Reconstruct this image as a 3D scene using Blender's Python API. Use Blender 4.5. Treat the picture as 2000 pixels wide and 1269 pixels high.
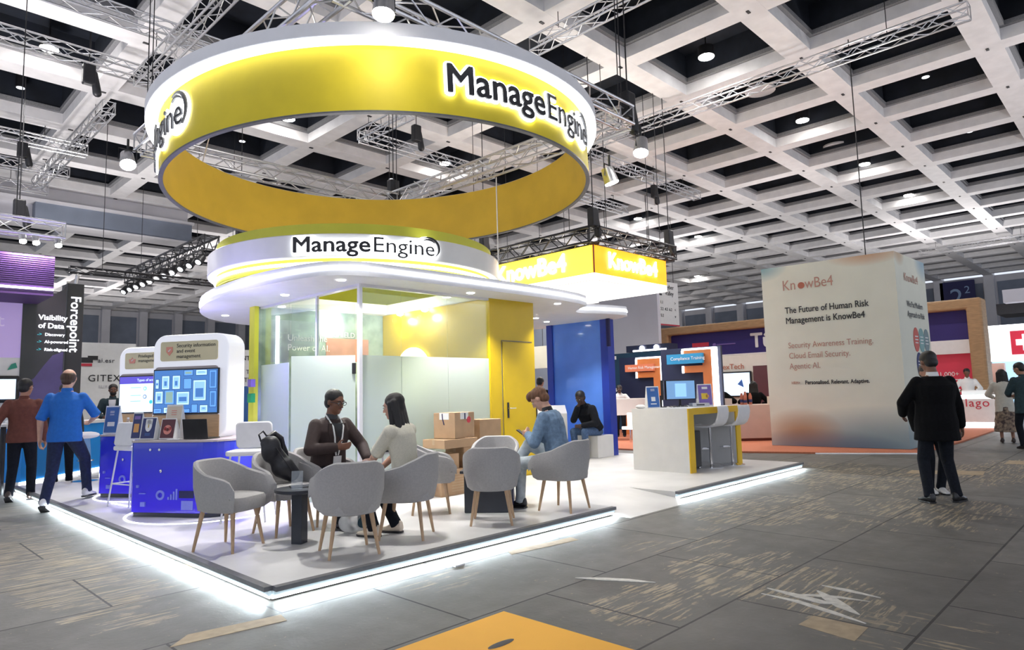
import bpy, bmesh, math, random
from mathutils import Vector, Matrix
from math import sin, cos, pi, radians as rad
random.seed(7)
for _o in list(bpy.data.objects): bpy.data.objects.remove(_o)
S = bpy.context.scene
COL = S.collection
# ---------------------------------------------------------------- camera
F = 1301.54
yaw, pit, rol = rad(44.260), rad(5.8436), rad(-1.4748)
_f = Vector((cos(yaw)*cos(pit), sin(yaw)*cos(pit), sin(pit)))
_r = Vector((sin(yaw), -cos(yaw), 0)); _u = _r.cross(_f)
_r2 = cos(rol)*_r + sin(rol)*_u; _u2 = -sin(rol)*_r + cos(rol)*_u
cd = bpy.data.cameras.new('camera'); cam = bpy.data.objects.new('camera', cd); COL.objects.link(cam)
m = Matrix(((_r2.x, _u2.x, -_f.x, 0), (_r2.y, _u2.y, -_f.y, 0), (_r2.z, _u2.z, -_f.z, 1.40), (0, 0, 0, 1)))
cam.matrix_world = m
cd.sensor_fit = 'HORIZONTAL'; cd.sensor_width = 36; cd.lens = F/2000*36; cd.clip_start = .05; cd.clip_end = 300
S.camera = cam
# ---------------------------------------------------------------- view, world, lights
S.view_settings.view_transform = 'Standard'; S.view_settings.look = 'None'
S.view_settings.exposure = 0.36; S.view_settings.gamma = 1; S.view_settings.use_curve_mapping = False
W = bpy.data.worlds.new('hall_air'); S.world = W; W.use_nodes = True
W.node_tree.nodes['Background'].inputs[0].default_value = (.80, .86, 1, 1)
W.node_tree.nodes['Background'].inputs[1].default_value = 0.85
CEILING_FILLS = [((5.9, 9.15, 3.72), 61), ((14.0, 11.4, 4.95), 88), ((16.7, 5.3, 4.35), 51), ((25.4, 10, 4.2), 129), ((1.0, 16, 4.35), 330), ((5.5, 25, 4), 224), ((-6, -5, 3), 224), ((9, -6, 3), 170), ((-7, 9, 3), 204), ((31, 20, 3.5), 476), ((40, 7, 3.5), 544), ((15, 36, 3.5), 476), ((12, 52, 3.5), 476), ((46, 36, 4), 612), ((22, -4, 3), 408), ((32, 40, 4), 544)]  # added fill lights without fittings, brighten the ceiling beams from below

def lamp(kind, loc, power, color=(1, 1, 1), size=.1, name='lamp_or_fill', parent=None, aim=None, sx=None, sy=None, spot=60, blend=.5):
    l = bpy.data.lights.new(name, kind); l.energy = power; l.color = color
    if kind == 'POINT': l.shadow_soft_size = size
    if kind == 'SPOT': l.shadow_soft_size = size; l.spot_size = rad(spot); l.spot_blend = blend
    if kind == 'AREA':
        l.shape = 'RECTANGLE' if sx else 'DISK'; l.size = sx or size
        if sx: l.size_y = sy
    o = bpy.data.objects.new(name, l); COL.objects.link(o); o.location = loc
    if aim is not None:
        o.rotation_euler = (Vector(aim)-Vector(loc)).to_track_quat('-Z', 'Y').to_euler()
    if parent: o.parent = parent
    return o

# ---------------------------------------------------------------- materials
def mat(name, col, rough=.5, var=.06, scale=8, bump=0, metal=0, emis=0, ecol=None, spec=.5, stretch=(1, 1, 1), bscale=None, col2=None, coat=0, alpha=1):
    M = bpy.data.materials.new(name); M.use_nodes = True; nt = M.node_tree; N = nt.nodes; L = nt.links
    b = N['Principled BSDF']; b.inputs['Roughness'].default_value = rough; b.inputs['Metallic'].default_value = metal
    b.inputs['Specular IOR Level'].default_value = spec; b.inputs['Coat Weight'].default_value = coat; b.inputs['Alpha'].default_value = alpha
    tc = N.new('ShaderNodeTexCoord'); mp = N.new('ShaderNodeMapping'); mp.inputs['Scale'].default_value = stretch
    L.new(tc.outputs['Object'], mp.inputs[0])
    nz = N.new('ShaderNodeTexNoise'); nz.inputs['Scale'].default_value = scale; nz.inputs['Detail'].default_value = 4
    L.new(mp.outputs[0], nz.inputs['Vector'])
    r = N.new('ShaderNodeValToRGB'); r.color_ramp.elements[0].position = .35; r.color_ramp.elements[1].position = .65
    c = Vector(col); a = col2 if col2 else tuple(c*(1-var)); d = tuple(min(1, x*(1+var)) for x in c)
    r.color_ramp.elements[0].color = (*a, 1); r.color_ramp.elements[1].color = (*d, 1)
    L.new(nz.outputs[0], r.inputs[0]); L.new(r.outputs[0], b.inputs['Base Color'])
    if bump:
        n2 = N.new('ShaderNodeTexNoise'); n2.inputs['Scale'].default_value = bscale or scale*12; n2.inputs['Detail'].default_value = 3
        L.new(mp.outputs[0], n2.inputs['Vector'])
        bp = N.new('ShaderNodeBump'); bp.inputs['Strength'].default_value = bump; bp.inputs['Distance'].default_value = .004
        L.new(n2.outputs[0], bp.inputs['Height']); L.new(bp.outputs[0], b.inputs['Normal'])
    if emis:
        b.inputs['Emission Strength'].default_value = emis
        b.inputs['Emission Color'].default_value = (*(ecol or col), 1)
    return M

def glow(name, col, s):
    M = bpy.data.materials.new(name); M.use_nodes = True; b = M.node_tree.nodes['Principled BSDF']
    b.inputs['Base Color'].default_value = (*col, 1); b.inputs['Emission Color'].default_value = (*col, 1); b.inputs['Emission Strength'].default_value = s
    return M

K = {}
K['beam'] = mat('ceiling_concrete_white', (.78, .765, .77), .55, .05, 3)
K['ledge'] = mat('coffer_ledge', (.24, .24, .25), .7, .15, 40, stretch=(1, 1, 1))
K['void'] = mat('coffer_dark', (.010, .014, .024), .8, .3, 2)
K['walldark'] = mat('wall_dark_panel', (.19, .22, .28), .6, .1, 1)
K['wallgrey'] = mat('hall_wall_grey', (.64, .63, .66), .7, .05, 1)
K['white'] = mat('white_laminate', (.80, .80, .79), .35, .02, 5)
K['whitem'] = mat('white_matt_paint', (.86, .86, .89), .6, .02, 5)
K['yellow'] = mat('yellow_lacquer', (.60, .41, .003), .30, .03, 4)
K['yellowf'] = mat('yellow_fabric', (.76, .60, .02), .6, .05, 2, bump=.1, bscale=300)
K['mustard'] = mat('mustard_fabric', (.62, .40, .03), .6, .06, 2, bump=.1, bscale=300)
K['lime'] = mat('lime_yellow_panel', (.66, .66, .05), .45, .04, 3)
K['blackm'] = mat('black_metal', (.012, .012, .015), .45, .2, 20)
K['alu'] = mat('silver_truss_tube', (.62, .62, .64), .32, .05, 30, metal=.85)
K['btruss'] = mat('black_truss_tube', (.03, .03, .035), .4, .1, 30, metal=.4)
K['chrome'] = mat('chrome', (.8, .8, .82), .12, .02, 10, metal=1)
K['lit'] = glow('lit_letter_white', (.95, .96, 1), 1.15)
K['led'] = glow('led_white', (.93, .96, 1), 5); K['ledring'] = glow('led_ring_white', (.93, .96, 1), 2.2)
K['ledsoft'] = glow('led_soft_white', (.92, .95, 1), 3.2)
K['lampw'] = glow('lamp_lens_warm', (1, .97, .92), 60)
K['lampdim'] = glow('lamp_lens_small', (.9, .93, 1), 2.0)
K['down'] = glow('downlight_lens', (1, .99, .96), 14)
K['fabric'] = mat('grey_wool', (.41, .40, .395), .95, .05, 60, bump=.5, bscale=500)
K['oak'] = mat('oak_leg', (.50, .335, .20), .5, .12, 10, stretch=(8, 8, 1))
K['wood'] = mat('light_wood_veneer', (.56, .36, .19), .5, .1, 5, stretch=(1, 1, 8))
K['card'] = mat('cardboard', (.44, .29, .17), .8, .06, 6)
K['tape'] = mat('packing_tape', (.46, .33, .2), .3, .05, 6)
K['navy'] = mat('navy_print', (.012, .012, .09), .5, .05, 2)
K['black'] = mat('black_plastic', (.012, .012, .014), .35, .1, 10)
K['dtable'] = mat('anthracite_table', (.025, .03, .042), .35, .08, 10)
K['dark'] = mat('dark_ink', (.02, .02, .025), .5, .05, 10)
K['red'] = mat('red_print', (.60, .03, .06), .5, .05, 3)
K['redtxt'] = mat('terracotta_ink', (.50, .16, .10), .6, .04, 5)
K['carpet'] = mat('orange_carpet', (.50, .17, .09), .95, .12, 60)
K['paper'] = mat('paper_white', (.85, .85, .84), .7, .02, 8)
K['skinl'] = mat('skin_light', (.62, .36, .26), .55, .08, 14)
K['skinm'] = mat('skin_tan', (.40, .20, .13), .55, .08, 14)
K['skind'] = mat('skin_brown', (.19, .085, .05), .5, .08, 14)
K['skindd'] = mat('skin_dark', (.06, .03, .022), .5, .08, 14)
K['hairb'] = mat('hair_black', (.010, .008, .008), .5, .3, 60, stretch=(1, 1, .15), bump=.4)
K['hairbr'] = mat('hair_brown', (.055, .024, .012), .5, .3, 60, stretch=(1, 1, .15), bump=.4)
K['hairli'] = mat('hair_chestnut', (.16, .07, .032), .55, .3, 60, stretch=(1, 1, .2), bump=.4)
K['jeans'] = mat('navy_jeans', (.012, .02, .06), .85, .2, 30, bump=.3)

# ---------------------------------------------------------------- mesh builder
class MB:
    def __init__(s): s.v = []; s.f = []; s.mi = []; s.m = 0
    def add(s, vs, fs):
        o = len(s.v); s.v += [tuple(v) for v in vs]
        for f in fs: s.f.append([i+o for i in f]); s.mi.append(s.m)
        return s
    def box(s, x0, x1, y0, y1, z0, z1):
        vs = [(x, y, z) for z in (z0, z1) for y in (y0, y1) for x in (x0, x1)]
        return s.add(vs, [(0, 2, 3, 1), (4, 5, 7, 6), (0, 1, 5, 4), (2, 6, 7, 3), (0, 4, 6, 2), (1, 3, 7, 5)])
    def obox(s, c, dx, dy, dz, rz=0, M=None):
        b = MB(); b.box(-dx/2, dx/2, -dy/2, dy/2, -dz/2, dz/2)
        R = M if M is not None else Matrix.Rotation(rz, 3, 'Z')
        return s.add([R @ Vector(v)+Vector(c) for v in b.v], b.f)
    def loft(s, rings, cap=True, close=False):
        n = len(rings[0]); vs = [v for r in rings for v in r]; fs = []
        R = len(rings)
        for i in range(R if close else R-1):
            a = i*n; b = ((i+1) % R)*n
            for j in range(n):
                k = (j+1) % n; fs.append((a+j, a+k, b+k, b+j))
        if cap and not close: fs.append(tuple(range(n))[::-1]); fs.append(tuple(range((R-1)*n, R*n)))
        return s.add(vs, fs)
    def cap(s, p0, p1, r0, r1=None, n=12, round_=True, flat=None):
        p0 = Vector(p0); p1 = Vector(p1); r1 = r0 if r1 is None else r1; d = p1-p0; L = d.length
        d = d/L if L > 1e-6 else Vector((0, 0, 1))
        a = (flat[0] if flat else (Vector((0, 0, 1)) if abs(d.z) < .9 else Vector((1, 0, 0)))); a = (a-a.dot(d)*d).normalized(); b = d.cross(a)
        fl = flat[1] if flat else 1
        def ring(c, r): return [c+(a*cos(t)*fl+b*sin(t))*r for t in [2*pi*i/n for i in range(n)]]
        rs = []
        if round_:
            for t in (-.97, -.8, -.45): rs.append(ring(p0+d*r0*t, r0*math.sqrt(1-t*t)))
        rs.append(ring(p0, r0)); rs.append(ring(p1, r1))
        if round_:
            for t in (.45, .8, .97): rs.append(ring(p1+d*r1*t, r1*math.sqrt(1-t*t)))
        return s.loft(rs)
    def cyl(s, p0, p1, r0, r1=None, n=16): return s.cap(p0, p1, r0, r1, n, False)
    def ell(s, c, r, B=None, n=16):
        c = Vector(c); B = B or Matrix.Identity(3); rs = []
        for i in range(1, n//2):
            t = pi*i/(n//2); rs.append([c+B @ Vector((r[0]*sin(t)*cos(p), r[1]*sin(t)*sin(p), -r[2]*cos(t))) for p in [2*pi*j/n for j in range(n)]])
        return s.loft(rs)
    def tube(s, pts, r, n=8, close=False):
        pts = [Vector(p) for p in pts]; rs = []
        for i, p in enumerate(pts):
            q = pts[(i+1) % len(pts)] if (close or i+1 < len(pts)) else p; o = pts[i-1] if (close or i > 0) else p
            d = (q-o).normalized(); a = Vector((0, 0, 1)) if abs(d.z) < .9 else Vector((1, 0, 0)); a = (a-a.dot(d)*d).normalized(); b = d.cross(a)
            rr = r[i] if isinstance(r, (list, tuple)) else r
            rs.append([p+(a*cos(t)+b*sin(t))*rr for t in [2*pi*j/n for j in range(n)]])
        return s.loft(rs, close=close)
    def prism(s, poly, z0, z1):
        n = len(poly); vs = [(x, y, z0) for x, y in poly]+[(x, y, z1) for x, y in poly]
        fs = [tuple(range(n))[::-1], tuple(range(n, 2*n))]+[(i, (i+1) % n, n+(i+1) % n, n+i) for i in range(n)]
        return s.add(vs, fs)
    def lathe(s, prof, c=(0, 0), n=96, close=True):
        rs = [[(c[0]+r*cos(2*pi*i/n), c[1]+r*sin(2*pi*i/n), z) for i in range(n)] for r, z in prof]
        return s.loft(rs, cap=False, close=close)
    def xf(s, M):
        s.v = [tuple(M @ Vector(v)) for v in s.v]; return s
    def build(s, name, mats, parent=None, smooth=False, bevel=0, loc=None, remesh=0, segs=2, **props):
        me = bpy.data.meshes.new(name); me.from_pydata(s.v, [], s.f)
        if not isinstance(mats, (list, tuple)): mats = [mats]
        for M in mats: me.materials.append(K[M] if isinstance(M, str) else M)
        if len(mats) > 1: me.polygons.foreach_set('material_index', s.mi)
        bm = bmesh.new(); bm.from_mesh(me); bmesh.ops.recalc_face_normals(bm, faces=bm.faces); bm.to_mesh(me); bm.free()
        if smooth:
            me.polygons.foreach_set('use_smooth', [True]*len(me.polygons))
            if not remesh: me.set_sharp_from_angle(angle=rad(40))
        o = bpy.data.objects.new(name, me); COL.objects.link(o)
        if parent: o.parent = parent
        if loc: o.location = loc
        if bevel:
            b = o.modifiers.new('b', 'BEVEL'); b.width = bevel; b.segments = segs; b.limit_method = 'ANGLE'; b.angle_limit = rad(40)
            if smooth is False and segs > 1: b.harden_normals = False
            BAKE.append(o)
        if remesh:
            b = o.modifiers.new('r', 'REMESH'); b.mode = 'VOXEL'; b.voxel_size = remesh; b.use_smooth_shade = True
            b = o.modifiers.new('s', 'SMOOTH'); b.factor = .5; b.iterations = 3
            BAKE.append(o)
        for k, v in props.items(): o[k] = v
        return o
def beam_top(x, y):
    dy = min(abs(y-(5.69+3.31*k)) for k in range(-4, 19)); dx = min(abs(x-(1.6+2.935*k)) for k in range(-3, 21))
    return 9.395 if dy < .36 or dx < .30 else (9.69 if dy < .46 or dx < .42 else 10.48)
BAKE = []
def bake():
    bpy.context.view_layer.update(); dg = bpy.context.evaluated_depsgraph_get()
    for o in BAKE:
        me = bpy.data.meshes.new_from_object(o.evaluated_get(dg)); old = o.data; o.modifiers.clear(); nm = old.name
        users = [q for q in bpy.data.objects if q.data == old]
        for q in users: q.data = me
        if len(me.polygons) and any(p.use_smooth for p in me.polygons): pass
    BAKE.clear()

def tag(o, label=None, cat=None, group=None, kind=None):
    if label: o['label'] = label
    if cat: o['category'] = cat
    if group: o['group'] = group
    if kind: o['kind'] = kind
    return o
def thing(name, label, cat, loc=(0, 0, 0), rz=0, group=None):
    o = bpy.data.objects.new(name, None); COL.objects.link(o); o.location = loc; o.rotation_euler = (0, 0, rz); o.empty_display_size = .1
    return tag(o, label, cat, group)
def copy_tree(o, loc=None, rz=None, label=None, parent=None):
    c = o.copy(); COL.objects.link(c)
    if parent: c.parent = parent
    if loc is not None: c.location = loc
    if rz is not None: c.rotation_euler = (0, 0, rz)
    if label: c['label'] = label
    for ch in [q for q in bpy.data.objects if q.parent == o]: copy_tree(ch, parent=c)
    return c
def struct(mb, name, mats, **k): return tag(mb.build(name, mats, **k), kind='structure')

def text(name, body, size, mt, parent, org, xd=(1, 0, 0), yd=(0, 0, 1), ext=.004, off=0, align='LEFT', bend=None, space=1, xs=1, res=3, line=1.0, **props):
    """lettering as a mesh; bend=(cx, cy, R, start_angle) wraps it round a vertical cylinder"""
    cu = bpy.data.curves.new(name, 'FONT'); cu.body = body; cu.size = size; cu.extrude = ext; cu.align_x = align; cu.space_character = space; cu.resolution_u = res; cu.space_line = line
    t = bpy.data.objects.new('tmp', cu); COL.objects.link(t); bpy.context.view_layer.update()
    me = bpy.data.meshes.new_from_object(t.evaluated_get(bpy.context.evaluated_depsgraph_get())); bpy.data.objects.remove(t); bpy.data.curves.remove(cu)
    me.materials.clear(); me.materials.append(K[mt] if isinstance(mt, str) else mt)
    if off > 0:      # heavier stroke: the outline spread by a few shifted copies
        vs = [v.co.copy() for v in me.vertices]; fs = [list(p.vertices) for p in me.polygons]; n = len(vs); k = 12 if off > .012 else 6
        me2 = bpy.data.meshes.new(name); V = list(vs); Fc = list(fs)
        for j in range(k):
            d = Vector((cos(2*pi*j/k)*off, sin(2*pi*j/k)*off, .00015*(j+1))); V += [v+d for v in vs]; Fc += [[i+n*(j+1) for i in f] for f in fs]
        me2.from_pydata(V, [], Fc); me2.materials.append(me.materials[0]); me = me2
    if bend:
        bm = bmesh.new(); bm.from_mesh(me)
        L = [e for e in bm.edges if e.calc_length() > .12*bend[2]*.5]
        cx, cy, R, a0 = bend
        for v in bm.verts:
            a = a0+v.co.x*xs/R; rr = R+v.co.z; v.co = Vector((cx+rr*cos(a), cy+rr*sin(a), org[2]+v.co.y))
        bm.to_mesh(me); bm.free()
    else:
        X = Vector(xd).normalized(); Y = Vector(yd).normalized(); Z = X.cross(Y); o = Vector(org)
        for v in me.vertices: v.co = o+X*v.co.x*xs+Y*v.co.y+Z*v.co.z
    o = bpy.data.objects.new(name, me); COL.objects.link(o)
    if parent: o.parent = parent
    for k, v in props.items(): o[k] = v
    return o

def rrect(x0, x1, y0, y1, r, n=6):
    P = []
    for cx, cy, a in ((x1-r, y1-r, 0), (x0+r, y1-r, pi/2), (x0+r, y0+r, pi), (x1-r, y0+r, 1.5*pi)):
        P += [(cx+r*cos(a+pi/2*i/n), cy+r*sin(a+pi/2*i/n)) for i in range(n+1)]
    return P
def smoothpoly(P, it=3):
    for _ in range(it):
        Q = []
        for i in range(len(P)):
            a, b = P[i], P[(i+1) % len(P)]
            Q += [(a[0]*.75+b[0]*.25, a[1]*.75+b[1]*.25), (a[0]*.25+b[0]*.75, a[1]*.25+b[1]*.75)]
        P = Q
    return P
def panel(w, h, t, r=0, M=None):
    """upright slab: x across, z up, y thickness, origin bottom centre"""
    b = MB(); P = rrect(-w/2, w/2, 0, h, r) if r else [(-w/2, 0), (w/2, 0), (w/2, h), (-w/2, h)]
    b.prism(P, 0, t); b.v = [(x, -z, y) for x, y, z in b.v]
    return b
# ================================================================ the hall
def floor_mat():
    M = bpy.data.materials.new('worn_hall_floor'); M.use_nodes = True; nt = M.node_tree; N = nt.nodes; L = nt.links; b = N['Principled BSDF']
    tc = N.new('ShaderNodeTexCoord')
    def mapp(sc, loc=(0, 0, 0)):
        q = N.new('ShaderNodeMapping'); q.inputs['Scale'].default_value = sc; q.inputs['Location'].default_value = loc; L.new(tc.outputs['Object'], q.inputs[0]); return q.outputs[0]
    def noise(v, s, d=4, ro=.5):
        q = N.new('ShaderNodeTexNoise'); q.inputs['Scale'].default_value = s; q.inputs['Detail'].default_value = d; q.inputs['Roughness'].default_value = ro; L.new(v, q.inputs['Vector']); return q.outputs[0]
    def ramp(f, a, c):
        q = N.new('ShaderNodeMapRange'); q.inputs[1].default_value = a; q.inputs[2].default_value = c; q.interpolation_type = 'SMOOTHSTEP'; L.new(f, q.inputs[0]); return q.outputs[0]
    def math_(op, a, c):
        q = N.new('ShaderNodeMath'); q.operation = op
        for i, x in enumerate((a, c)):
            if isinstance(x, (int, float)): q.inputs[i].default_value = x
            else: L.new(x, q.inputs[i])
        return q.outputs[0]
    def mix(f, a, c):
        q = N.new('ShaderNodeMix'); q.data_type = 'RGBA'
        if isinstance(f, (int, float)): q.inputs[0].default_value = f
        else: L.new(f, q.inputs[0])
        for i, x in ((6, a), (7, c)):
            if isinstance(x, tuple): q.inputs[i].default_value = (*x, 1)
            else: L.new(x, q.inputs[i])
        return q.outputs[2]
    P = tc.outputs['Object']
    br = N.new('ShaderNodeTexBrick'); br.offset = .5; br.inputs['Scale'].default_value = 1
    br.inputs['Brick Width'].default_value = 1.42; br.inputs['Row Height'].default_value = 1.062
    br.inputs['Mortar Size'].default_value = .009; br.inputs['Mortar Smooth'].default_value = .2; br.inputs['Bias'].default_value = -.1
    br.inputs['Color1'].default_value = (.100, .096, .087, 1); br.inputs['Color2'].default_value = (.150, .145, .134, 1); br.inputs['Mortar'].default_value = (.014, .014, .014, 1)
    L.new(mapp((1, 1, 1), (-3.59, -1.115, 0)), br.inputs['Vector'])
    cloud = ramp(noise(P, 1.3, 6, .65), .3, .75)
    base = mix(math_('MULTIPLY', cloud, .35), br.outputs['Color'], (.21, .198, .18))
    streak = ramp(noise(mapp((1.1, 9, 1)), 2.6, 5, .62), .54, .60)
    streak2 = ramp(noise(mapp((8, 1.2, 1)), 2.2, 5, .62), .57, .62)
    patch = ramp(noise(mapp((1, 1, 1), (3.1, 1.7, 0)), .55, 3, .5), .585, .66)
    patch2 = ramp(noise(mapp((1, 1, 1), (9.3, 4.2, 0)), .62, 3, .5), .63, .70)
    sep = N.new('ShaderNodeSeparateXYZ'); L.new(P, sep.inputs[0])
    def blob(x, y, rx, ry):
        dx = math_('DIVIDE', math_('SUBTRACT', sep.outputs[0], x), rx); dy = math_('DIVIDE', math_('SUBTRACT', sep.outputs[1], y), ry)
        return ramp(math_('ADD', math_('MULTIPLY', dx, dx), math_('MULTIPLY', dy, dy)), 1.9, .0)
    bl = None
    for q in ((5.0, 2.35, .75, .62), (4.75, 1.62, .5, .35), (8.6, 1.9, 1.1, .7), (1.45, 7.0, .5, 2.4), (3.9, 2.6, .5, .35), (11, 3.4, 1.5, 1), (7.6, 3.4, 1.2, .8), (13, 1.9, 2, .8)):
        w = blob(*q); bl = w if bl is None else math_('MAXIMUM', bl, w)
    streak3 = ramp(noise(mapp((.75, 8.5, 1), (2, 5, 0)), 3.6, 6, .62), .50, .57)
    bl = ramp(math_('ADD', bl, math_('MULTIPLY', noise(P, 1.9, 5, .7), 3.2)), 2.10, 2.35)
    wear = math_('MAXIMUM', math_('MAXIMUM', math_('MULTIPLY', streak, patch), math_('MULTIPLY', streak3, bl)), math_('MULTIPLY', streak2, patch2))
    speck = ramp(noise(P, 26, 2, .5), .70, .74)
    wear = math_('MAXIMUM', wear, math_('MULTIPLY', speck, .5))
    beige = mix(noise(P, 12, 3), (.30, .24, .15), (.46, .38, .26))
    col = mix(math_('MULTIPLY', wear, .85), base, beige)
    mort = ramp(br.outputs['Fac'], .2, .8); col = mix(mort, col, (.014, .014, .014))
    L.new(col, b.inputs['Base Color'])
    b.inputs['Specular IOR Level'].default_value = .35; ro = math_('ADD', .38, math_('MULTIPLY', noise(P, 5, 5, .6), .34)); L.new(ro, b.inputs['Roughness'])
    bp = N.new('ShaderNodeBump'); bp.inputs['Strength'].default_value = .35; bp.inputs['Distance'].default_value = .006
    L.new(math_('SUBTRACT', noise(P, 30, 4), mort), bp.inputs['Height']); L.new(bp.outputs[0], b.inputs['Normal'])
    return M
K['floor'] = floor_mat()
b = MB(); b.box(-12, 62, -12, 65, -.2, 0); struct(b, 'floor', 'floor')

b = MB(); ZC = 9.4
ys = [5.69+3.31*k for k in range(-4, 19)]; xs_ = [1.6+2.935*k for k in range(-3, 21)]
for y in ys:
    b.m = 0; b.box(-12, 62, y-.30, y+.30, ZC, ZC+.30); b.m = 1; b.box(-12, 62, y-.40, y+.40, ZC+.30, ZC+.42); b.m = 2; b.box(-12, 62, y-.34, y+.34, ZC+.42, ZC+1.1)
for x in xs_:
    b.m = 0; b.box(x-.26, x+.26, -12, 65, ZC+.003, ZC+.297); b.m = 1; b.box(x-.36, x+.36, -12, 65, ZC+.303, ZC+.417); b.m = 2; b.box(x-.30, x+.30, -12, 65, ZC+.425, ZC+1.1)
b.m = 2; b.box(-12, 62, -12, 65, ZC+1.1, ZC+1.3)
b.m = 3
for y in ys:
    for x in xs_:
        if y < 45 and x < 50: b.box(x-.05, x+.07, y-.02, y+.04, ZC-.02, ZC)
struct(b, 'ceiling', ['beam', 'ledge', 'void', 'blackm'])

def endwall(name, along, pos, a0, a1):
    b = MB()
    def bx(u0, u1, d0, d1, z0, z1):
        if along == 'x': b.box(u0, u1, pos-d1, pos-d0, z0, z1)
        else: b.box(pos-d1, pos-d0, u0, u1, z0, z1)
    b.m = 0; bx(a0, a1, 0, .3, 0, 9.4)
    step = 2.935 if along == 'x' else 3.31; u = 1.6 if along == 'x' else 2.38
    while u < a1:
        if u > a0:
            b.m = 0; bx(u-.32, u+.32, .3, .8, 0, 9.4)
            b.m = 1; bx(u+.45, u+step-.45, .3, .36, 4.6, 8.9)
        u += step
    struct(b, name, ['wallgrey', 'walldark'])
endwall('wall_back', 'x', 65, -12, 62); endwall('wall_right', 'y', 62, -12, 65)
b = MB(); b.m = 0; b.box(-12, 10.25, 29.0, 29.8, 8.0, 10.5); b.m = 1; b.box(4.85, 10.25, 28.5, 29.0, 8.0, 8.70)
b.m = 0; b.box(-12, 10.3, 28.35, 29.0, 8.70, 8.80); b.box(-12, 10.3, 28.45, 29.0, 7.93, 8.0)
struct(b, 'trim_1', ['wallgrey', 'walldark'])

# ---- lamps of the hall ceiling
def hall_lamp(x, y, power=420, proto=[]):
    t = thing('ceiling_spotlight', 'x', 'ceiling light', (x, y, 9.75), 0, 'bright round lamps in the coffers of the hall ceiling')
    c = MB(); c.cyl((0, 0, 0), (0, 0, .25), .20, .20); c.cyl((0, 0, .25), (0, 0, .74), .02, .02, 8); c.build('housing', 'blackm', t, smooth=True)
    c = MB(); c.cyl((0, 0, -.02), (0, 0, 0), .19, .19); c.build('lens', 'lampw', t, smooth=True)
    lamp('SPOT', (0, 0, -.05), power*1.2, (1, .97, .93), .15, parent=t, aim=(0, 0, -5), spot=128, blend=.35)
    return t
HL = {(3.2, 18.1): 'over the purple hanging box at left', (9.2, 18.1): 'seen through the yellow ring, left one', (15.2, 18): 'seen through the yellow ring, right one',
      (15.1, 7.6): 'nearest of the row of lamps at upper right', (21.1, 7.5): 'second nearest of the row of lamps at upper right', (27.2, 7.5): 'third of the row of lamps at upper right',
      (33.3, 7.5): 'fourth of the row of lamps at upper right', (27.3, 17.8): 'above the right end of the orange light box', (33.2, 17.8): 'further back, right of the orange light box',
      (45, 24.4): 'far back left of the tall cream cube, left one', (51.5, 24.6): 'far back left of the tall cream cube, right one', (9.4, 45.4): 'above the dark column at left',
      (15.3, 55.3): 'above the back kiosks, left one', (15.2, 45.1): 'above the back kiosks, middle one', (19.1, 53.2): 'above the back kiosks, right one', (15.4, 62.0): 'lowest, near the back wall'}
for (x, y), w in HL.items():
    hall_lamp(x, y, 700 if y < 40 and x < 40 else 500)['label'] = 'bright round coffer lamp '+w
def vent(x, y, w):
    t = thing('ceiling_speaker_disc', 'pale round disc in a dark coffer, '+w, 'ceiling vent', (x, y, 9.95), 0, 'round discs in the coffers')
    c = MB(); c.cyl((0, 0, 0), (0, 0, .06), .42, .42, 32); c.build('disc', 'wallgrey', t, smooth=True)
    c = MB(); c.cyl((0, 0, .06), (0, 0, .55), .03, .03, 8); c.build('stem', 'blackm', t)
vent(18.5, 7.7, 'behind the truss at upper right'); vent(25.0, 7.8, 'between two lamps at upper right'); vent(6.4, 25.7, 'left of the yellow ring')
def dim(x, y, w):
    t = thing('ceiling_downlight', 'small dim round downlight in a dark coffer, '+w, 'ceiling light', (x, y, 9.98), 0, 'small dim downlights in the coffers')
    c = MB(); c.cyl((0, 0, 0), (0, 0, .52), .12, .12); c.build('housing', 'blackm', t, smooth=True)
    c = MB(); c.cyl((0, 0, -.01), (0, 0, 0), .095, .095); c.build('lens', 'lampdim', t, smooth=True)
for x, y, w in ((15.2, 4.2, 'at the upper right near the frame top'), (21.2, 4.1, 'at the right, second one back'), (27.1, 4.1, 'at the far right, third one back'), (33.2, 4.1, 'at the far right, fourth one back'),
                (3.2, 21.5, 'at the upper left'), (9.2, 21.3, 'left one inside the ring'), (15.2, 21.3, 'right one inside the ring')): dim(x, y, w)

# ---- trusses
def truss(p0, p1, label, s=.29, mt='alu', group=None, r=.024, hang=None, step=.36, top=None):
    p0 = Vector(p0); p1 = Vector(p1); d = (p1-p0); L = d.length; d.normalize(); up = Vector((0, 0, 1)); sd = d.cross(up).normalized()
    t = thing('lighting_truss', label, 'truss', p0, 0, group); h = s/2
    cs = [sd*a*h+up*b_*h for a, b_ in ((-1, -1), (1, -1), (1, 1), (-1, 1))]
    c = MB()
    for q in cs: c.cyl(q, q+d*L, r, r, 8)
    c.build('chords', mt, t, smooth=True)
    c = MB(); n = max(1, int(L/step))
    for i in range(n):
        a = d*(L*i/n); b2 = d*(L*(i+1)/n)
        for j in range(4):
            u, v = cs[j], cs[(j+1) % 4]
            c.cyl(a+(u if i % 2 else v), b2+(v if i % 2 else u), r*.42, r*.42, 5)
    for k in (0, L):
        for j in range(4): c.cyl(cs[j]+d*k, cs[(j+1) % 4]+d*k, r*.5, r*.5, 5)
    c.build('bracing', mt, t, smooth=True)
    for f in (hang or (.15, .85)):
        c = MB(); q = d*(L*f)+up*h; c.cyl(q, Vector((q.x, q.y, (top or beam_top(q.x+p0.x, q.y+p0.y))-p0.z)), .009, .009, 6); c.build('hanging_cable', 'blackm', t)
    return t
G = 'silver trusses hung under the coffered ceiling'
Z = 8.9
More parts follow.
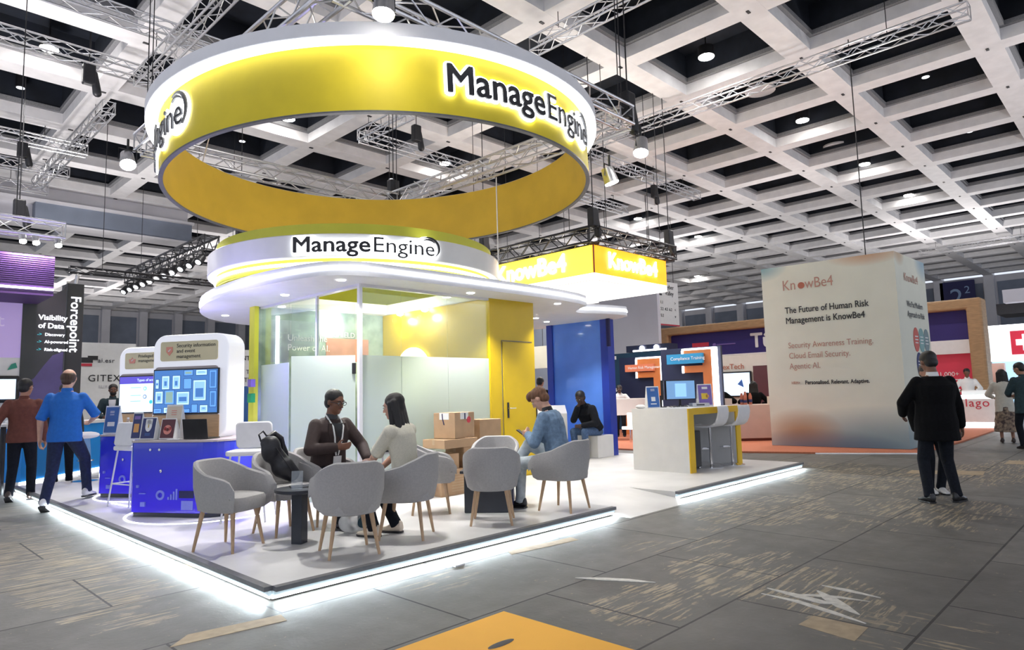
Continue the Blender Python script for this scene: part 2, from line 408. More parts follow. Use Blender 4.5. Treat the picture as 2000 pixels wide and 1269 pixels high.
truss((-4, 16.2, Z), (4.96, 16.2, Z), 'silver truss at upper left, ending left of the ring, middle one', group=G)
truss((-4, 13.9, Z), (6.6, 13.9, Z), 'silver truss at the top left corner running behind the ring', group=G)
truss((4.55, 9.5, Z-.3), (4.55, 15.9, Z-.3), 'silver truss slanting down under a white beam left of the ring', group=G)
truss((4.6, 18.6, Z), (4.6, 27, Z), 'silver truss slanting under a beam, left of the ring and lower', group=G)
truss((-2, 22.4, Z), (5.0, 22.4, Z), 'short silver truss at left with a black hoist on it', group=G)
truss((-2, 25.0, Z), (5.1, 25.0, Z), 'silver truss at left, third from the top', group=G)
truss((-2, 27.5, Z), (5.0, 27.5, Z), 'silver truss at left, lowest in front of the grey duct', group=G)
truss((15.8, 12.2, Z), (15.8, 2.2, Z), 'long silver truss crossing the upper right ceiling', group=G)
truss((10.35, 9.2, Z), (10.35, 4.5, Z), 'silver truss at the top right of the ring near the frame top', group=G)
truss((10.4, 16.0, Z), (15.6, 16.0, Z), 'silver truss seen through the ring running right', group=G)
truss((10.4, 16.0, Z), (10.4, 13.7, Z), 'short silver truss seen through the ring at its top', group=G)
truss((16.4, 12.5, Z), (23.4, 12.5, Z), 'silver truss right of the ring above the orange light box', group=G)
truss((17.5, 15.6, Z), (23.0, 15.6, Z), 'short silver truss lower right of the ring', group=G)
truss((43.9, 9.6, Z), (43.9, 4.0, Z), 'far thin truss above the right end of the cream cube', group=G)
def hoist(x, y, z, w, top=None):
    top = top or beam_top(x, y)
    t = thing('chain_hoist', 'black chain hoist '+w, 'hoist', (x, y, z))
    c = MB(); c.box(-.12, .12, -.09, .09, -.28, .18); c.build('motor_body', 'blackm', t, bevel=.03)
    c = MB(); c.cyl((0, 0, .18), (0, 0, top-z), .012, .012, 6); c.build('chain', 'blackm', t)
    c = MB(); c.cap((.1, 0, .0), (.17, 0, -.42), .07, .09); c.build('chain_bag', 'blackm', t, smooth=True)
    return t
hoist(3.6, 16.2, 8.6, 'hanging from the truss at upper left'); hoist(3.45, 22.4, 8.6, 'on the short truss at left'); hoist(3.0, 19.5, 6.2, 'above the purple box at left')
hoist(20.3, 12.5, 8.5, 'in the middle of the truss right of the ring'); hoist(7.6, 17.6, 5.9, 'above the row of small spotlights')
hoist(10.9, 14.1, 8.6, 'seen through the yellow ring')

# ================================================================ main stand: platform
ZP = .10
for (ux, uy, uz), up_ in CEILING_FILLS:
    l_ = lamp('AREA', (ux, uy, uz), up_, (1, .96, .95), 1.6, name='ceiling_fill', aim=(ux, uy, 20))  # unseen added fill, aimed straight up
K['vinyl'] = mat('light_concrete_vinyl', (.70, .69, .68), .38, .09, 1.4, bump=.05, bscale=60)
K['ledge_dark'] = mat('dark_edge_strip', (.13, .13, .14), .5, .08, 20)
K['ledprof'] = mat('satin_led_profile', (.62, .76, .82), .35, .02, 10, emis=.18, ecol=(.8, .95, 1))
def platform(name, label, P, edges, cat='platform'):
    t = thing(name, label, cat)
    c = MB(); c.prism([(x, y) for x, y in P], 0.0 if not edges else .012, ZP-.0); c.build('deck', 'vinyl', t)
    for (x0, y0, x1, y1) in edges:
        nx, ny = (-1, 0) if abs(x1-x0) < .01 else (0, -1)
        c = MB(); c.box(min(x0, x1)-(.06 if nx else 0), max(x0, x1), min(y0, y1)-(.06 if ny else 0), max(y0, y1)+(0 if nx else 0), ZP-.028, ZP+.004)
        c.build('edge_strip', 'ledge_dark', t)
        c = MB(); p0 = Vector((x0+nx*.018, y0+ny*.018, .055)); p1 = Vector((x1+nx*.018, y1+ny*.018, .055)); c.cyl(p0, p1, .018, .018, 12); c.build('led_profile', 'ledprof', t, smooth=True)
        c = MB(); c.cyl(p0-Vector((0, 0, .030)), p1-Vector((0, 0, .030)), .007, .007, 8); c.build('led_strip', 'led', t)
        mid = (p0+p1)/2; L = (p1-p0).length
        ang = 0 if ny else pi/2
        l = lamp('AREA', (mid.x+nx*.035, mid.y+ny*.035, .052), 7*L, (.80, .93, 1), sx=L, sy=.02, parent=t)
        l.rotation_euler = (0, 0, ang)
        l.rotation_euler = (Vector((nx*.75, ny*.75, -1))).to_track_quat('-Z', 'Y').to_euler()
        bpy.context.view_layer.update()
    return t
X0, Y0 = 2.25, 4.60
platform('stand_platform', 'pale grey raised stand floor with dark edge and glowing white light strip', [(X0, Y0), (6.26, Y0), (6.26, 5.3), (7.62, 5.3), (7.62, Y0), (11.69, Y0), (11.69, 13.6), (X0, 13.6)],
         [(X0, Y0, X0, 13.6), (X0, Y0, 6.26, Y0), (7.62, Y0, 11.69, Y0)])
# wheelchair ramp between the two platform edges
c = MB(); c.add([(6.26, 4.35, .002), (7.62, 4.35, .002), (7.62, 5.3, ZP), (6.26, 5.3, ZP), (6.26, 4.35, 0), (7.62, 4.35, 0), (7.62, 5.3, 0), (6.26, 5.3, 0)], [(0, 1, 2, 3), (4, 7, 6, 5), (0, 4, 5, 1), (3, 2, 6, 7), (0, 3, 7, 4), (1, 5, 6, 2)])
tag(c.build('ramp', 'vinyl'), 'low pale grey access ramp between the two lit platform edges', 'ramp')

# ================================================================ canopy
hole = [(4.95, 7.62), (7.0, 7.62), (7.0, 9.98), (4.95, 9.98)]
outl = [(4.75, 6.82), (8.95, 6.82), (9.35, 7.45), (9.75, 7.85), (10.35, 7.55), (11.25, 7.45), (11.6, 9.5), (11.4, 12.0), (9, 13.2), (6.3, 13.05), (5.0, 12.6), (4.25, 11.5), (3.88, 10.2), (3.80, 8.6), (3.98, 7.4), (4.25, 6.95)]
outl = smoothpoly(outl, 2)
def slab(P, H, z0, z1):
    bm = bmesh.new(); rings = []
    for z in (z0, z1):
        es = []
        for L in (P, H):
            if not L: continue
            vs = [bm.verts.new((x, y, z)) for x, y in L]; e = [bm.edges.new((vs[i], vs[(i+1) % len(vs)])) for i in range(len(vs))]; es += e; rings.append(vs)
        bmesh.ops.triangle_fill(bm, use_beauty=True, use_dissolve=False, edges=es)
    k = len(rings)//2
    for a, b_ in zip(rings[:k], rings[k:]):
        n = len(a)
        for i in range(n): bm.faces.new((a[i], a[(i+1) % n], b_[(i+1) % n], b_[i]))
    bmesh.ops.recalc_face_normals(bm, faces=bm.faces)
    mb = MB(); bm.verts.index_update(); mb.v = [tuple(v.co) for v in bm.verts]; mb.f = [[v.index for v in f.verts] for f in bm.faces]; mb.mi = [0]*len(mb.f); bm.free(); return mb
def inset_poly(P, d):
    out = []; n = len(P)
    for i in range(n):
        a, p, q = Vector(P[i-1]), Vector(P[i]), Vector(P[(i+1) % n]); t = (q-a).normalized(); out.append((p.x+t.y*d, p.y-t.x*d))
    return out
canopy = thing('booth_canopy', 'white rounded canopy roof with a light line in its edge over the glass room', 'canopy', (0, 0, 0))
slab(outl, hole, 2.87, 3.045).build('roof_slab', 'whitem', canopy)
c = MB(); P = inset_poly(outl, .012); c.loft([[(x, y, 2.945) for x, y in P], [(x, y, 2.982) for x, y in P]], cap=False)
c.loft([[(x, y, 2.982) for x, y in P], [(x, y, 2.982) for x, y in outl]], cap=False); c.loft([[(x, y, 2.945) for x, y in P], [(x, y, 2.945) for x, y in outl]], cap=False)
c.build('led_line', 'led', canopy)
for x, y in ((4.43, 7.29), (4.46, 8.83), (4.75, 11.57), (6.47, 7.13), (8.45, 7.16), (9.74, 8.83), (10.44, 9.16), (8.9, 10.6), (5.0, 10.0)):
    c = MB(); c.cyl((x, y, 2.862), (x, y, 2.87), .055, .055, 20); c.build('downlight', 'down', canopy, smooth=True)
for x, y, p, col in ((4.43, 7.29, 45, (1, .97, .93)), (4.46, 8.83, 60, (.38, .34, 1)), (6.47, 7.0, 45, (1, .97, .93)), (8.45, 7.1, 22, (1, .97, .93)), (10.0, 8.4, 22, (1, .97, .93)), (4.75, 11.57, 30, (.6, .6, 1))):
    lamp('SPOT', (x, y, 2.85), p*5, col, .04, parent=canopy, aim=(x, y, 0), spot=110, blend=.6)
# tier with lettering
tier = thing('header_drum', 'round yellow and white drum sign with black lettering on top of the canopy', 'sign')
TC = (5.9, 9.15); R = 2.12
c = MB(); c.lathe([(R, 3.05), (R, 3.66), (R-.03, 3.66), (R-.03, 3.05)], TC, 128); c.build('drum_wall', 'lime', tier, smooth=True)
c = MB(); c.cyl((TC[0], TC[1], 3.60), (TC[0], TC[1], 3.63), R-.03, R-.03, 96); c.build('drum_lid', 'lime', tier)
c = MB(); c.lathe([(R+.001, 3.20), (R+.11, 3.20), (R+.12, 3.21), (R+.12, 3.49), (R+.11, 3.50), (R+.001, 3.50)], TC, 128); c.build('white_band', 'white', tier, smooth=True)
c = MB(); c.lathe([(R+.001, 3.115), (R+.03, 3.115), (R+.03, 3.15), (R+.001, 3.15)], TC, 128); c.build('led_line', 'led', tier, smooth=True)
K['halo'] = glow('backlit_halo_white', (.95, .98, 1), 7)
def wraptext(par, Cc, Rr, a0, zb, size, txt1='Manage', txt2='Engine', xs=1, halo=.012, mt='dark', ret=None):
    t = text('lettering', txt1, size, mt, par, (0, 0, zb), bend=(Cc[0], Cc[1], Rr+.045, rad(a0)), ext=.012, off=.006*size/.3, xs=xs)
    h = text('letter_glow', txt1, size, 'halo', t, (0, 0, zb), bend=(Cc[0], Cc[1], Rr+.02, rad(a0)), ext=.008, off=halo+.006*size/.3, xs=xs)
    me = t.data; mx = max(math.atan2(v.co.y-Cc[1], v.co.x-Cc[0]) % (2*pi) - (2*pi if rad(a0) < 0 else 0) for v in me.vertices)
    a1 = mx+size*.06/Rr
    t2 = text('lettering', txt2, size, mt, par, (0, 0, zb), bend=(Cc[0], Cc[1], Rr+.045, a1), ext=.012, off=-.002*size/.3, xs=xs)
    text('letter_glow', txt2, size, 'halo', t2, (0, 0, zb), bend=(Cc[0], Cc[1], Rr+.02, a1), ext=.008, off=halo, xs=xs)
    a2 = max(math.atan2(v.co.y-Cc[1], v.co.x-Cc[0]) % (2*pi) - (2*pi if rad(a0) < 0 else 0) for v in t2.data.vertices)
    # swoosh arcs over the last letters
    for rr, w, s0, s1, nm in ((.50, .045, -50, 115, 'swoosh'), (.40, .03, 40, 125, 'swoosh')):
        c = MB(); n = 20; rings = []
        ca = a2-size*.33/Rr; cz = zb+size*.36
        for i in range(n+1):
            th = rad(s0+(s1-s0)*i/n); ww = w*sin(pi*i/n)*size+.003
            ring = []
            for (dr, dd) in ((-ww, .055), (ww, .055), (ww, .03), (-ww, .03)):
                ux = (rr*size+dr)*cos(th); uz = (rr*size+dr)*sin(th); a = ca+ux*xs/Rr; q = Rr+dd; ring.append((Cc[0]+q*cos(a), Cc[1]+q*sin(a), cz+uz))
            rings.append(ring)
        c.loft(rings); c.build(nm, mt, par, smooth=False)
    c = MB(); n = 28; 
    ca = a2-size*.33/Rr; cz = zb+size*.36; ring = []; ring2 = []
    for i in range(n):
        th = 2*pi*i/n; ux = .60*size*cos(th); uz = .56*size*sin(th); a = ca+ux*xs/Rr
        ring.append((Cc[0]+(Rr+.004)*cos(a), Cc[1]+(Rr+.004)*sin(a), cz+uz)); ring2.append((Cc[0]+(Rr+.018)*cos(a), Cc[1]+(Rr+.018)*sin(a), cz+uz))
    c.loft([ring, ring2]); c.build('swoosh_glow', 'halo', par)
wraptext(tier, TC, R+.12, -144.5, 3.255, .285, xs=1.16)
# ---- hanging ring
RC = (6.18, 8.79); RR = 3.28
ring = thing('hanging_ring_sign', 'huge yellow ring sign with white rim and dark backlit lettering hanging over the stand', 'sign', (RC[0], RC[1], 4.60))
def rl(prof): 
    c = MB(); c.lathe(prof, (0, 0), 160); return c
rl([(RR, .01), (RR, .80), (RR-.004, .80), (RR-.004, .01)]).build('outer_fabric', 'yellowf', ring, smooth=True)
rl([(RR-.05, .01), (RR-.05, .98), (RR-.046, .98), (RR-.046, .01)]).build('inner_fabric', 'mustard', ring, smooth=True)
rl([(RR-.055, -.012), (RR+.006, -.012), (RR+.006, .01), (RR-.055, .01)]).build('lower_edge_trim', 'ledge_dark', ring, smooth=True)
rl([(RR-.045, .82), (RR+.16, .82), (RR+.17, .83), (RR+.17, .985), (RR-.045, .985)]).build('white_rim', 'whitem', ring, smooth=True)
rl([(RR+.02, .785), (RR+.165, .785), (RR+.165, .82), (RR+.02, .82)]).build('led_line', 'ledring', ring, smooth=True)
wraptext(ring, (0, 0), RR, -113, .28, .50, xs=1.0, halo=.030)
wraptext(ring, (0, 0), RR, -222, .28, .50, xs=1.0, halo=.030)
ring.rotation_euler = (-.030, -.018, 0)
c = MB()
for a in (35, 125, 215, 305): c.cyl((RR*cos(rad(a)), RR*sin(rad(a)), .98), (2.9*cos(rad(a+8)), 2.9*sin(rad(a+8)), 1.25), .01, .01, 6)
c.build('suspension_cables', 'alu', ring)
G = 'square of silver truss that carries the yellow ring'
Q = [(3.62, 6.0), (8.98, 6.0), (8.9, 12.4), (3.62, 12.4)]; zt = 5.88
for i, w in enumerate(('front one at the top of the frame', 'right one', 'back one seen through the ring', 'left one')):
    a, q = Q[i], Q[(i+1) % 4]; truss((*a, zt), (*q, zt), 'silver box truss above the yellow ring, '+w, .30, group=G, hang=(.02, .98), r=.026)
def canspot(x, y, z, w, aim, power=500):
    t = thing('stage_spotlight', w, 'spotlight', (x, y, z)); d = (Vector(aim)-Vector((x, y, z))).normalized()
    c = MB(); c.cyl(-d*.16, d*.10, .10, .125, 20); c.build('housing', 'alu', t, smooth=True)
    c = MB(); c.cyl(d*.10, d*.115, .115, .115, 20); c.build('lens', 'lampw', t, smooth=True)
    c = MB(); c.tube([(-.14, 0, 0), (-.14, 0, .2), (.14, 0, .2), (.14, 0, 0)], .012); c.cyl((0, 0, .2), (0, 0, .38), .02, .02, 8); c.build('yoke', 'blackm', t, smooth=True)
    lamp('SPOT', tuple(d*.14), power, (1, .98, .95), .08, parent=t, aim=tuple(d), spot=75, blend=.5)
canspot(4.00, 5.72, 5.62, 'bright white spotlight at the top centre above the ring', (3.4, 5.4, .3), 420)
canspot(9.0, 5.75, 5.30, 'silver spotlight at the right corner of the ring truss, upper', (7.5, 5.2, .3), 110)
canspot(8.95, 6.35, 4.95, 'silver spotlight at the right of the ring, lower', (10.2, 5.5, .4), 60)
canspot(3.35, 12.3, 5.5, 'large white spotlight at the left of the ring', (3.0, 9.0, .3), 520)
hoist(9.05, 6.0, 6.15, 'black on the right corner of the ring truss'); hoist(8.9, 12.4, 6.2, 'black at the back corner seen through the ring')
c = MB(); c.cyl((8.9, 9.0, 5.6), (8.9, 9.0, 3.05), .012, .012, 6); tag(c.build('hanging_cable', 'whitem'), 'thin white cable hanging from the ring truss to the canopy', 'cable')

# ================================================================ glass meeting room
K['frame'] = mat('white_aluminium_frame', (.74, .74, .78), .35, .02, 10)
def glassmat(name, tint, refl=.06):
    M = bpy.data.materials.new(name); M.use_nodes = True; N = M.node_tree.nodes; L = M.node_tree.links; N.remove(N['Principled BSDF'])
    a = N.new('ShaderNodeBsdfTransparent'); a.inputs[0].default_value = (*tint, 1); g = N.new('ShaderNodeBsdfGlossy'); g.inputs['Roughness'].default_value = .02
    lw = N.new('ShaderNodeLayerWeight'); lw.inputs[0].default_value = .25; mr = N.new('ShaderNodeMapRange'); mr.inputs[3].default_value = refl; mr.inputs[4].default_value = .5
    L.new(lw.outputs['Facing'], mr.inputs[0]); mx = N.new('ShaderNodeMixShader'); L.new(mr.outputs[0], mx.inputs[0]); L.new(a.outputs[0], mx.inputs[1]); L.new(g.outputs[0], mx.inputs[2]); L.new(mx.outputs[0], N['Material Output'].inputs[0])
    return M
K['glass'] = glassmat('clear_glass', (.93, .97, .95))
def frostmat():
    M = bpy.data.materials.new('frosted_film'); M.use_nodes = True; N = M.node_tree.nodes; L = M.node_tree.links; N.remove(N['Principled BSDF'])
    d = N.new('ShaderNodeBsdfDiffuse'); d.inputs[0].default_value = (.70, .78, .76, 1); r = N.new('ShaderNodeBsdfRefraction'); r.inputs['IOR'].default_value = 1.2; r.inputs['Roughness'].default_value = .55; r.inputs[0].default_value = (.85, .92, .88, 1)
    t = N.new('ShaderNodeBsdfTranslucent'); t.inputs[0].default_value = (.75, .82, .78, 1)
    nz = N.new('ShaderNodeTexNoise'); nz.inputs['Scale'].default_value = 3; mr = N.new('ShaderNodeMapRange'); mr.inputs[3].default_value = .45; mr.inputs[4].default_value = .55; L.new(nz.outputs[0], mr.inputs[0])
    m1 = N.new('ShaderNodeMixShader'); m1.inputs[0].default_value = .45; L.new(r.outputs[0], m1.inputs[1]); L.new(t.outputs[0], m1.inputs[2])
    m2 = N.new('ShaderNodeMixShader'); L.new(mr.outputs[0], m2.inputs[0]); L.new(m1.outputs[0], m2.inputs[1]); L.new(d.outputs[0], m2.inputs[2]); L.new(m2.outputs[0], N['Material Output'].inputs[0]); return M
K['frost'] = frostmat()
room = thing('glass_meeting_room', 'glass walled meeting room with frosted lower panes and white posts', 'meeting room')
ZF = 1.94; ZT = 2.87
def pane_x(y, x0, x1):   # along X
    c = MB(); c.box(x0, x1, y-.006, y+.006, ZP+.03, ZF); c.build('frosted_pane', 'frost', room)
    c = MB(); c.box(x0, x1, y-.006, y+.006, ZF, ZT-.03); c.build('clear_pane', 'glass', room)
def pane_y(x, y0, y1):
    c = MB(); c.box(x-.006, x+.006, y0, y1, ZP+.03, ZF); c.build('frosted_pane', 'frost', room)
    c = MB(); c.box(x-.006, x+.006, y0, y1, ZF, ZT-.03); c.build('clear_pane', 'glass', room)
for x0, x1 in ((4.81, 5.42), (5.425, 6.24), (6.245, 7.08)): pane_x(7.40, x0, x1)
pane_y(4.77, 9.30, 10.2)
c = MB(); c.box(4.764, 4.776, 8.48, 9.3, ZF+.2, ZT-.03); c.build('clear_pane', 'glass', room)
for x, y, w in ((4.77, 7.40, .05), (4.77, 8.48, .035)):
    c = MB(); c.box(x-w/2, x+w/2, y-w/2, y+w/2, ZP, ZT); c.build('post', 'frame', room)
c = MB(); c.box(4.77, 7.1, 7.37, 7.43, ZT-.035, ZT); c.build('top_rail', 'frame', room); c = MB(); c.box(4.74, 4.80, 7.4, 10.2, ZT-.035, ZT); c.build('top_rail', 'frame', room)
c = MB(); c.box(4.77, 7.1, 7.385, 7.415, ZP, ZP+.03); c.build('bottom_rail', 'frame', room)
# swung-open door leaf
d = Vector((4.12-4.77, 7.93-7.42, 0)); L = d.length; an = math.atan2(d.y, d.x)
leaf = thing('glass_door', 'frosted glass door leaf standing open beside the corner post', 'door', (4.75, 7.42, 0), an)
c = MB(); c.box(.03, L, -.006, .006, ZP+.012, ZF); c.build('frosted_pane', 'frost', leaf)
c = MB(); c.box(.03, L, -.006, .006, ZF, 2.60); c.build('clear_pane', 'glass', leaf)
c = MB(); c.box(.02, .07, -.03, .03, 1.70, 1.84); c.build('hinge', 'blackm', leaf, bevel=.006)
# walls of the room
K['mural'] = mat('grey_green_mural', (.36, .45, .42), .6, .3, 2.2, col2=(.16, .22, .21))
b = MB(); b.box(4.70, 7.1, 10.20, 10.30, ZP, 2.87); back = tag(b.build('mural_wall', 'mural'), 'grey green cloudy printed wall at the back of the glass room', 'wall panel')
c = MB(); c.box(4.63, 4.70, 10.16, 10.34, ZP, 2.87); c.build('yellow_end', 'lime', back)
K['pink'] = mat('salmon_print', (.55, .26, .20), .6, .1, 5)
c = MB(); c.box(5.9, 6.75, 10.19, 10.2, 2.02, 2.42); c.build('salmon_patch', 'pink', back, bevel=.003)
text('lettering', 'Unleash the', .15, 'paper', back, (5.2, 10.19, 2.35)); text('lettering', 'Power of AI.', .15, 'paper', back, (5.2, 10.19, 2.19))
text('lettering', 'SHIELD', .13, 'paper', back, (6.05, 10.18, 2.44), xd=(1, 0, 0))
c = MB(); c.box(5.0, 5.05, 10.17, 10.2, 1.6, 2.74); c.build('reflection_bar', 'ledsoft', back)  # glowing bar stands in for the bright reflection of a screen edge
b = MB(); b.prism([(7.06, 7.36), (8.06, 7.36), (8.06, 10.19), (7.98, 10.19), (7.98, 7.44), (7.14, 7.44), (7.14, 10.19), (7.06, 10.19)], ZP, 2.869)
yw = tag(b.build('yellow_wall', 'yellow'), 'glossy yellow storage wall right of the glass room, reaching the canopy', 'wall panel')
b = MB(); b.box(7.32, 7.98, 7.345, 7.36, ZP+.02, 2.20); b.build('door_leaf', 'yellow', yw, bevel=.002)
b = MB(); b.box(7.30, 7.305, 7.350, 7.36, ZP, 2.22); b.box(7.30, 8.0, 7.350, 7.36, 2.215, 2.225); b.build('door_gap', 'ledge_dark', yw)
b = MB(); b.box(7.385, 7.42, 7.335, 7.345, 1.02, 1.26); b.build('lock_plate', 'blackm', bpy.data.objects['door_leaf']); b = MB(); b.cap((7.40, 7.33, 1.17), (7.40, 7.29, 1.17), .01); b.cap((7.40, 7.29, 1.17), (7.52, 7.29, 1.17), .009); b.build('door_handle', 'chrome', bpy.data.objects['door_leaf'], smooth=True)
b = MB(); b.box(7.9, 7.94, 7.34, 7.36, .5, .56); b.build('socket', 'blackm', yw)
K['ringglow'] = glow('glow_disc_yellow', (1, .98, .45), 3)
b = MB(); b.cyl((7.0, 9.25, 1.75), (7.04, 9.25, 1.75), .48, .48, 48); tag(b.build('glowing_disc', 'ringglow'), 'round glowing pale yellow disc on the yellow wall inside the glass room', 'wall light')
for x, y, w in ((6.98, 9.55, 'on the yellow wall, left'), (6.98, 8.85, 'on the yellow wall, right'), (6.0, 10.08, 'on the grey green wall')):
    t = thing('room_spotlight', 'small bright spotlight at the ceiling edge inside the glass room, '+w, 'spotlight', (x, y, 2.84))
    b = MB(); b.ell((0, 0, 0), (.06, .06, .035)); b.build('lamp_head', 'down', t, smooth=True)
    lamp('POINT', (-.10 if x > 6.5 else 0, 0 if x > 6.5 else -.10, -.12), 9, (1, .99, .94), .04, parent=t)
lamp('POINT', (5.9, 8.9, 3.2), 22, (1, .98, .9), .1, parent=tier)
# ================================================================ tub chairs
def chair_shell():
    n = 48; rings = []
    def plan(u, s):           # u in 0..1 round the U from left arm tip over the back to right arm tip; chair faces +x
        a = (u-.5)*2; th = a*rad(118)
        x = -.02-.285*cos(th) if abs(th) < pi/2 else -.02+.285*abs(cos(th))*1.15
        y = .295*sin(th) if abs(th) < pi/2 else math.copysign(.295-.012*(abs(th)-pi/2), th)
        if abs(th) > pi/2: x = -.02+(abs(th)-pi/2)*.62
        return Vector((x*s, y*s, 0))
    for i in range(n+1):
        u = i/n; a = abs(u-.5)*2
        h = .775 if a < .30 else .775-(.775-.605)*((a-.30)/.70)**1.15
        if a > .93: h -= .07*((a-.93)/.07)**2
        o = plan(u, 1); b_ = plan(u, .86); q = .045
        c0 = Vector((-.0, 0, 0)); inn = plan(u, .84); ini = plan(u, .80); mid = plan(u, .93)
        zb = .335
        prof = [b_*.86+Vector((0, 0, zb)), b_+Vector((0, 0, zb+.03)), plan(u, .93)+Vector((0, 0, zb+.12)), o*.985+Vector((0, 0, (zb+h)/2)), o+Vector((0, 0, h-.04)), o*.99+Vector((0, 0, h-.012)), mid+Vector((0, 0, h)), inn*1.02+Vector((0, 0, h-.012)), inn+Vector((0, 0, h-.04)), ini+Vector((0, 0, .44)), ini*.8+Vector((0, 0, .40))]
        rings.append(prof)
    b = MB(); b.loft(rings); return b
def make_chair(label, loc, rz, proto=[]):
    if proto:
        return copy_tree(proto[0], (*loc, ZP), rz, label)
    t = thing('tub_chair', label, 'chair', (*loc, ZP), rz, 'grey wool tub chairs with four oak legs')
    chair_shell().build('shell', 'fabric', t, smooth=True)
    b = MB(); P = smoothpoly([(-.22, -.22), (.26, -.235), (.28, 0), (.26, .235), (-.22, .22), (-.27, 0)], 2)
    def rg(s, z): return [(x*s, y*s, z) for x, y in P]
    b.loft([rg(.8, .335), rg(.97, .345), rg(1, .39), rg(1, .435), rg(.96, .46), rg(.80, .472)]); b.build('seat', 'fabric', t, smooth=True)
    for sx, sy in ((1, 1), (1, -1), (-1, 1), (-1, -1)):
        b = MB(); b.cyl((sx*.155, sy*.15, .345), (sx*.205, sy*.205, 0), .021, .012, 12); b.build('leg', 'oak', t, smooth=True)
    proto.append(t); return t
CH = [((2.57, 6.09), -62, 'grey tub chair at the left in front of the blue counter, empty'),
      ((3.21, 6.34), -85, 'grey tub chair with the black backpack on its seat'),
      ((3.15, 5.06), 71, 'grey tub chair nearest the front corner, seen square from behind'),
      ((3.85, 5.19), 128, 'grey tub chair under the woman in the cream top'),
      ((3.72, 6.50), -84, 'grey tub chair under the man in the dark brown blazer'),
      ((4.81, 6.03), -38, 'grey tub chair behind the woman, beside the cardboard boxes'),
      ((4.81, 5.03), 42, 'grey tub chair with its back to the viewer before the dark box table'),
      ((5.72, 5.92), -142, 'grey tub chair behind the dark box table, only its back top showing'),
      ((5.81, 4.92), 99, 'grey tub chair under the man in the denim jacket')]
for p, r_, l in CH: make_chair(l, p, rad(r_))
# ---- tables
t = thing('side_table', 'low round dark table with a square post between the front chairs', 'table', (3.06, 5.74, ZP))
b = MB(); b.cyl((0, 0, .465), (0, 0, .49), .22, .22, 40); b.cyl((0, 0, .455), (0, 0, .465), .20, .215, 40); b.build('table_top', 'dtable', t, smooth=True)
b = MB(); b.box(-.052, .052, -.052, .052, 0, .455); b.build('leg', 'dtable', t, bevel=.004)
t.rotation_euler = (0, 0, rad(30))
t = thing('box_table', 'dark low cubic table between the two right hand chairs', 'table', (5.34, 5.62, ZP), rad(40))
b = MB(); b.box(-.26, .26, -.26, .26, 0, .43); b.build('base', 'dtable', t, bevel=.01)
b = MB(); b.box(-.30, .30, -.30, .30, .43, .46); b.build('table_top', 'dtable', t, bevel=.006)
b = MB(); b.box(-.10, .10, -.265, -.255, .05, .38); b.build('front_panel', 'navy', t)
# things on tables
t = thing('paper_cup', 'small white paper cup on the dark box table', 'cup', (5.22, 5.62, ZP+.46)); b = MB(); b.cyl((0, 0, 0), (0, 0, .09), .026, .036, 20); b.build('cup_body', 'paper', t, smooth=True); b = MB(); b.cyl((0, 0, .09), (0, 0, .098), .038, .036, 20); b.build('lid', 'paper', t, smooth=True)
t = thing('tablet_computer', 'dark tablet lying flat on the round side table', 'tablet', (3.13, 5.80, ZP+.49), rad(-20)); b = MB(); b.box(-.12, .12, -.085, .085, 0, .008); b.build('case', 'black', t, bevel=.003); b = MB(); b.box(-.11, .11, -.075, .075, .008, .0095); b.build('screen', mat('dull_glass_screen', (.10, .11, .13), .15, .1, 5), t)
K['acryl'] = mat('clear_acrylic', (.6, .66, .72), .1, .02, 5, alpha=.22)
t = thing('acrylic_sign_holder', 'clear acrylic sign holder standing on the round side table', 'sign holder', (3.0, 5.68, ZP+.49), rad(-35)); b = MB(); b.box(-.05, .05, -.04, .04, 0, .004); b.build('base', 'acryl', t); b = MB(); b.add([(-.05, -.004, .004), (.05, -.004, .004), (.05, .03, .16), (-.05, .03, .16), (-.05, 0, .004), (.05, 0, .004), (.05, .034, .16), (-.05, .034, .16)], [(0, 1, 2, 3), (4, 7, 6, 5), (0, 4, 5, 1), (2, 6, 7, 3), (0, 3, 7, 4), (1, 5, 6, 2)]); b.build('sheet_pocket', 'acryl', t)
# backpack on chair B
K['bag'] = mat('black_nylon', (.013, .013, .018), .45, .2, 30, bump=.4, bscale=80)
t = thing('backpack', 'black backpack leaning in the grey chair left of the blazer man', 'bag', (3.19, 6.42, ZP+.47), rad(-85))
b = MB(); M = Matrix.Rotation(rad(-22), 3, 'Y')
b.cap((.02, -.13, .40), (.05, .02, .16), .075, .105, flat=(Vector((1, 0, 0)), .8)); b.cap((.05, .02, .16), (.07, .10, .09), .115, .085); b.ell((.03, -.10, .34), (.085, .10, .14)); b.build('bag_body', 'bag', t, smooth=True, remesh=.014)
b = MB(); b.tube([(.0, -.19, .42), (.0, -.215, .49), (.0, -.17, .52), (.0, -.13, .47)], .009); b.build('grab_handle', 'bag', t, smooth=True)
b = MB(); b.tube([(-.06, -.08, .46), (-.07, -.01, .49), (-.06, .06, .43), (-.04, .10, .30), (-.02, .12, .18)], [.02, .032, .034, .028, .015], 10); b.build('shoulder_strap', 'bag', t, smooth=True)
b = MB(); b.tube([(.12, -.10, .36), (.155, -.02, .22), (.16, .06, .12)], .004); b.build('zip', 'blackm', t, smooth=True)
